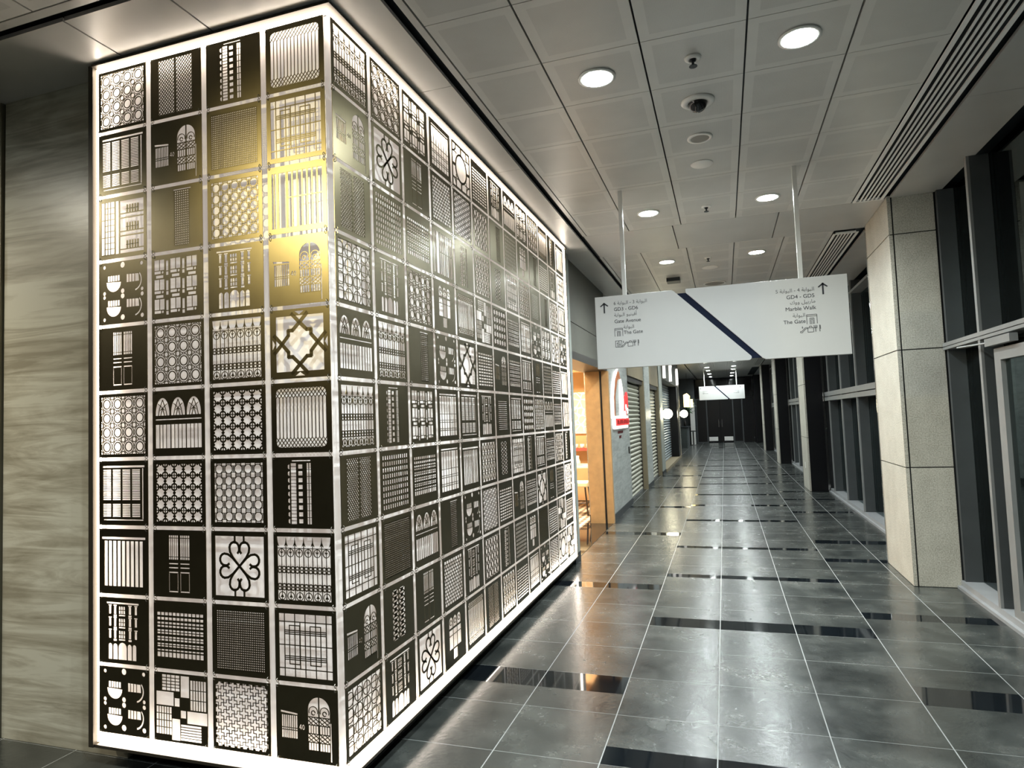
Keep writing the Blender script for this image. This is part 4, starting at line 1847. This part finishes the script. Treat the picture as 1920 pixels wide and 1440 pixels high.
# ------------------------------------------------------------------ DOWNLIGHTS
ROWS = [('behind', -1.50), ('n1', 1.095), ('n2', 3.69)]
LY = [-4.1, -1.5, 1.095, 3.69]
for k in range(1, 5):
    LY += [5.755 + BAY * (k - 1), 8.35 + BAY * (k - 1), 10.95 + BAY * (k - 1)]
ring_m = MB().lathe([(.105, .0), (.105, -.006), (.086, -.008), (.084, .0)], (0, 0, 0), 24).mesh('trim_ring', MT['fixture'], True)
lens_m = MB().lathe([(.0, -.004), (.086, -.004)], (0, 0, 0), 24).mesh('lens', MT['lens'])
names = {1.095: 'over the near floor', 3.69: 'beside the hanging sign poles'}
i = 0
for y in LY:
    for x in (1.018, 2.065):
        side = 'left' if x < 1.5 else 'right'
        if y < 0:
            lab = f'round white downlight on the {side}, behind the viewer' + (' by the entrance' if y > -3 else ' farther back')
        elif y < 2:
            lab = f'round white downlight in the near ceiling bay, {side} one of the largest pair'
        elif y < 5:
            lab = f'round white downlight in the near ceiling bay, {side} one beside the sign pole'
        elif y < 7:
            lab = f'round white downlight just past the first cross plate, {side} one above the big sign'
        else:
            q = int(round((y - 5.755) // BAY)) + 1
            p = ('first', 'second', 'third')[min(2, int(((y - 5.755) % BAY + .3) / 2.5))]
            lab = f'small far downlight, {side} row, {p} of bay {("two", "three", "four", "five")[min(q, 4) - 1]} along the corridor'
        t = empty('downlight', (x, y, ZC - .002), lab, 'ceiling light', 'round recessed downlights')
        for nm, me in (('trim_ring', ring_m), ('lens', lens_m)):
            o = bpy.data.objects.new(nm, me)
            C.objects.link(o)
            o.parent = t
        lp = downlight_lamp('downlight_lamp', (0, 0, -.02), SPOT_W if y < 7 else SPOT_W * .55)
        lp.parent = t
        i += 1
# warm adjustable spotlight aimed at the lit box, warm downlights over the entrance side
def aim(o, frm, to):
    o.rotation_euler = (Vector(to) - Vector(frm)).to_track_quat('-Z', 'Y').to_euler()


t = empty('spotlight', (-1.5, -2.25, ZC), 'small adjustable warm spotlight behind the viewer, aimed at the box corner', 'ceiling light')
MB().tube((0, 0, 0), (0, 0, -.08), .012, 8).build('stem', MT['fixture'], t)
MB().lathe([(.0, -.06), (.045, -.06), (.045, .03), (.05, .05), (.05, .06), (.042, .06), (.04, .03), (0, .02)], (0, 0, -.12), 18, axis='y').build('lamp_head', MT['fixture'], t)
lp = downlight_lamp('spotlight_lamp', (0.05, .09, -.13), 250, (1.0, .84, .42), 40)
lp.data.shadow_soft_size = .10
lp.data.spot_blend = 1.0
lp.parent = t
aim(lp, (-1.45, -2.16, ZC - .13), (-.06, 0, 2.52))
for k, (x, y) in enumerate(((-3.2, -1.35), (-5.4, -1.5))):
    t = empty('downlight', (x, y, ZC - .002), ('nearer', 'farther')[k] + ' warm downlight over the entrance floor before the travertine wall', 'ceiling light')
    for nm, me in (('trim_ring', ring_m), ('lens', lens_m)):
        o = bpy.data.objects.new(nm, me)
        C.objects.link(o)
        o.parent = t
    lp = downlight_lamp('downlight_lamp', (0, 0, -.02), 330, (1.0, .90, .70), 168)
    lp.parent = t

# ------------------------------------------------------------------ CEILING DEVICES
def sprinkler(x, y, label):
    t = empty('sprinkler', (x, y, ZC), label, 'sprinkler')
    MB().lathe([(.045, 0), (.043, -.008), (.022, -.014), (.020, 0)], (0, 0, 0), 20).build('rosette', MT['fixture'], t, True)
    b = MB().lathe([(.016, 0), (.016, -.02), (.007, -.025), (.007, -.045), (.022, -.047), (.022, -.050), (0, -.050)], (0, 0, 0), 12)
    b.build('head', MT['slot'], t)


sprinkler(1.538, 1.09, 'small sprinkler between the largest pair of downlights')
sprinkler(1.54, 3.725, 'small sprinkler between the downlights by the sign poles')
sprinkler(1.51, 5.78, 'small sprinkler past the first cross plate above the sign')
t = empty('dome_camera', (1.544, 1.605, ZC), 'white ringed dome security camera on the near ceiling', 'security camera')
MB().lathe([(.10, 0), (.10, -.006), (.085, -.016), (.06, -.016), (.058, 0)], (0, 0, 0), 28).build('mount_ring', MT['fixture'], t, True)
MB().lathe([(.058, -.008)] + [(.056 * cos(a), -.012 - .056 * sin(a)) for a in lin(0, pi / 2 - .05, 8)] + [(0, -.068)], (0, 0, 0), 24).build('dome', MT['dome'], t, True)
t = empty('ceiling_speaker', (1.538, 2.152, ZC), 'round ceiling speaker with grey mesh centre behind the dome camera', 'speaker')
MB().lathe([(.085, 0), (.085, -.008), (.064, -.010), (.062, -.002)], (0, 0, 0), 28).build('bezel', MT['fixture'], t, True)
MB().lathe([(0, -.0075), (.063, -.0075), (.063, -.001)], (0, 0, 0), 28).build('mesh_centre', MT['meshgrey'], t)
tag(MB().lathe([(.0, -.007), (.08, -.007), (.083, -.004), (.083, 0)], (0, 0, 0), 28).build('cover_plate', MT['fixture'], None, True, (1.536, 2.647, ZC)), 'plain round white cover plate on the near ceiling', 'cover plate')
tag(MB().lathe([(.0, -.007), (.10, -.007), (.103, -.004), (.103, 0)], (0, 0, 0), 28).build('cover_plate', MT['fixture'], None, True, (1.52, 6.34, ZC)), 'round white cover plate above the hanging sign, past the cross plate', 'cover plate')
tag(MB().box(-.09, -.10, -.05, .09, .10, 0).build('detector_box', MT['slot'], None, False, (1.02, 6.85, ZC)), 'small dark box on the ceiling left above the hanging sign', 'detector')
t = empty('ceiling_speaker', (1.565, 7.45, ZC), 'round ceiling ring just over the right part of the hanging sign', 'speaker')
MB().lathe([(.16, 0), (.16, -.008), (.14, -.010), (.138, -.002)], (0, 0, 0), 28).build('bezel', MT['fixture'], t, True)
MB().lathe([(0, -.0075), (.139, -.0075), (.139, -.001)], (0, 0, 0), 28).build('mesh_centre', MT['meshgrey'], t)

# ------------------------------------------------------------------ HANGING DIRECTION SIGNS
# presentation forms, already in visual (left-to-right) order
def forms(s):
    return s[::-1]


ALBAWABA = '\uFE8D\uFEDF\uFE92\uFEEE\uFE8D\uFE91\uFE94'      # al-bawaba, shaped
ALBAWABA = '\uFE8D\uFEDF\uFE92\uFEEE\uFE8D\uFE91\uFE94'
AVENUE = '\uFE83\uFED3\uFEF4\uFEE8\uFEF4\uFEEE'
MARBLE = '\uFEE3\uFE8E\uFEAD\uFE91\uFEFE'[:0] or '\uFEE3\uFE8E\uFEAD\uFE91\uFEF4\uFEDE'
WALK = '\uFEED\uFEED\uFED9'


def text_mesh(body, size, align='LEFT', bold=0.0, mat='ink'):
    cu = bpy.data.curves.new('text', 'FONT')
    cu.body = body
    cu.size = size
    cu.align_x = align
    cu.extrude = 0.0015
    cu.offset = bold
    ob = bpy.data.objects.new('text', cu)
    C.objects.link(ob)
    dg = bpy.context.evaluated_depsgraph_get()
    me = bpy.data.meshes.new_from_object(ob.evaluated_get(dg))
    bpy.data.objects.remove(ob)
    bpy.data.curves.remove(cu)
    me.materials.clear()
    me.materials.append(MT[mat])
    return me


def put_text(name, me, parent, x, z, y):
    o = bpy.data.objects.new(name, me)
    C.objects.link(o)
    o.parent = parent
    o.location = (x, y, z)
    o.rotation_euler = (pi / 2, 0, 0)
    return o


def arrow(parent, x, z, y, h):
    b = MB()
    wd = h * .09
    b.box(x - wd / 2 - .002, y - .002, z, x + wd / 2 + .002, y, z + h)
    for s in (-1, 1):
        b.prism([(x, z + h + .002), (x, z + h - wd * 1.7), (x + s * h * .33, z + h * .62), (x + s * (h * .33 + wd * .8), z + h * .69)], 'y', y - .002, y)
    b.build('arrow', MT['ink'], parent)


def strokes(name, segs, parent, x, z, y, s, w_, mat='greyink'):
    b = MB()
    for pts in segs:
        for (ax, az), (bx, bz) in zip(pts, pts[1:]):
            L_ = math.hypot(bx - ax, bz - az)
            if L_ < 1e-6:
                continue
            ux, uz = (bx - ax) / L_, (bz - az) / L_
            nx, nz = -uz * w_ / 2, ux * w_ / 2
            P = [(x + (ax * s) - nx, z + az * s - nz), (x + bx * s - nx, z + bz * s - nz), (x + bx * s + nx, z + bz * s + nz), (x + ax * s + nx, z + az * s + nz)]
            b.prism(P, 'y', y - .0015, y)
    b.build(name, MT[mat], parent)


GATE = [[(0, 0), (0, 1), (1, 1), (1, 0)], [(0, .84), (1, .84)], [(.3, 0), (.3, .62), (.7, .62), (.7, 0)], [(.42, 0), (.42, .5), (.58, .5), (.58, 0)]]
TOILET = [[(0, 0), (0, 1), (1, 1), (1, 0), (0, 0)], [(.3, .1), (.3, .75)], [(.2, .62), (.4, .62)], [(.7, .1), (.7, .75)], [(.55, .35), (.85, .35)], [(.5, 0), (.5, 1)]]
ESCAL = [[(0, .0), (.25, .0), (.75, .55), (1, .55)], [(0, .2), (.2, .2), (.7, .72), (1, .72), (1, .55)], [(0, 0), (0, .2)], [(.3, .6), (.3, .95)], [(.22, .8), (.4, .7)]]
BAG = [[(0, 0), (.05, .78), (.95, .78), (1, 0), (0, 0)], [(.25, .78), (.32, 1.08), (.68, 1.08), (.75, .78)]]
FORK = [[(.2, 0), (.2, 1)], [(.0, 1), (.0, .62), (.4, .62), (.4, 1)], [(.78, 0), (.78, 1)], [(.88, .38), (.88, .92), (.78, 1)]]


def direction_sign(loc, W, H, label, detail):
    t = empty('direction_sign', loc, label, 'sign', 'white hanging direction signs')
    hw = W / 2
    T = .045
    L0 = [(-hw, 0), (.24, 0), (.255, .012), (.255, .03), (-.31, H - .012), (-.33, H), (-hw, H)]
    R0 = [(.36, 0), (hw, 0), (hw, H), (-.22, H), (-.22, H - .03), (.335, .012)]
    MB().prism(L0, 'y', 0, T).build('left_board', MT['signwhite'], t, bevel=.002)
    MB().prism(R0, 'y', 0, T).build('right_board', MT['signwhite'], t, bevel=.002)
    MB().prism([(.18, .015), (.40, .015), (-.18, H - .03), (-.36, H - .03)], 'y', .012, T - .012).build('navy_stripe', MT['navy'], t)
    for x in (-.715, .645):
        p = MB().box(x - .016, T / 2 - .016, H - .002, x + .016, T / 2 + .016, ZC - loc[2]).build('hanging_pole', MT['polewhite'], t)
    y = -.0005
    arrow(t, -hw + .077, H - .142, y, .088)
    arrow(t, hw - .172, H - .142, y, .088)
    xl, xr = -hw + .157, hw - .232
    sz = .0415
    if detail:
        put_text('lettering', text_mesh(forms('\uFE8D\uFEDF\uFE92\uFEEE\uFE8D\uFE91\uFE94'[:0]) + '6 ' + forms(ALBAWABA) + ' - 3 ' + forms(ALBAWABA), sz * .95, 'LEFT', 0, 'greyink'), t, xl, H - .078, y)
        put_text('lettering', text_mesh('5 ' + forms(ALBAWABA) + ' - 4 ' + forms(ALBAWABA), sz * .95, 'RIGHT', 0, 'greyink'), t, xr, H - .105, y)
        put_text('lettering', text_mesh(forms(ALBAWABA) + ' ' + forms(AVENUE), sz * .95, 'LEFT', 0, 'greyink'), t, xl, H - .177, y)
        put_text('lettering', text_mesh(forms(WALK) + ' ' + forms(MARBLE), sz * .95, 'RIGHT', 0, 'greyink'), t, xr + .004, H - .200, y)
        put_text('lettering', text_mesh(forms(ALBAWABA), sz * .95, 'LEFT', 0, 'greyink'), t, xl + .073, H - .283, y)
        put_text('lettering', text_mesh(forms(ALBAWABA), sz * .95, 'RIGHT', 0, 'greyink'), t, xr - .074, H - .302, y)
    for body, al, x, z in (('GD3 - GD6', 'LEFT', xl, H - .130), ('Gate Avenue', 'LEFT', xl, H - .232), ('The Gate', 'LEFT', xl + .073, H - .330),
                           ('GD4 - GD5', 'RIGHT', xr, H - .157), ('Marble Walk', 'RIGHT', xr + .004, H - .250), ('The Gate', 'RIGHT', xr - .074, H - .350)):
        put_text('lettering', text_mesh(body, sz, al, 0), t, x, z, y)
    strokes('gate_icon', GATE, t, xl, H - .345, y, .066, .0045)
    strokes('gate_icon', GATE, t, xr - .066, H - .362, y, .072, .0045)
    if detail:
        strokes('facility_icons', TOILET, t, xl + .002, H - .435, y, .052, .0045)
        strokes('facility_icons', ESCAL, t, xl + .052, H - .435, y, .052, .0045)
        strokes('facility_icons', BAG, t, xl + .104, H - .434, y, .042, .0045)
        strokes('facility_icons', FORK, t, xl + .150, H - .434, y, .05, .0060)
        strokes('facility_icons', ESCAL, t, xr - .116, H - .425, y, .052, .0045)
        strokes('facility_icons', BAG, t, xr - .064, H - .424, y, .042, .0045)
        strokes('facility_icons', FORK, t, xr - .018, H - .424, y, .05, .0060)
    return t


direction_sign((1.570, 2.975, 2.002), 1.93, 0.61, 'large white hanging direction sign with navy diagonal stripe, GD3 to GD6 and Marble Walk', True)
direction_sign((1.535, 27.9, 2.205), 1.93, 0.61, 'small distant white direction sign hanging before the far glass doors', False)
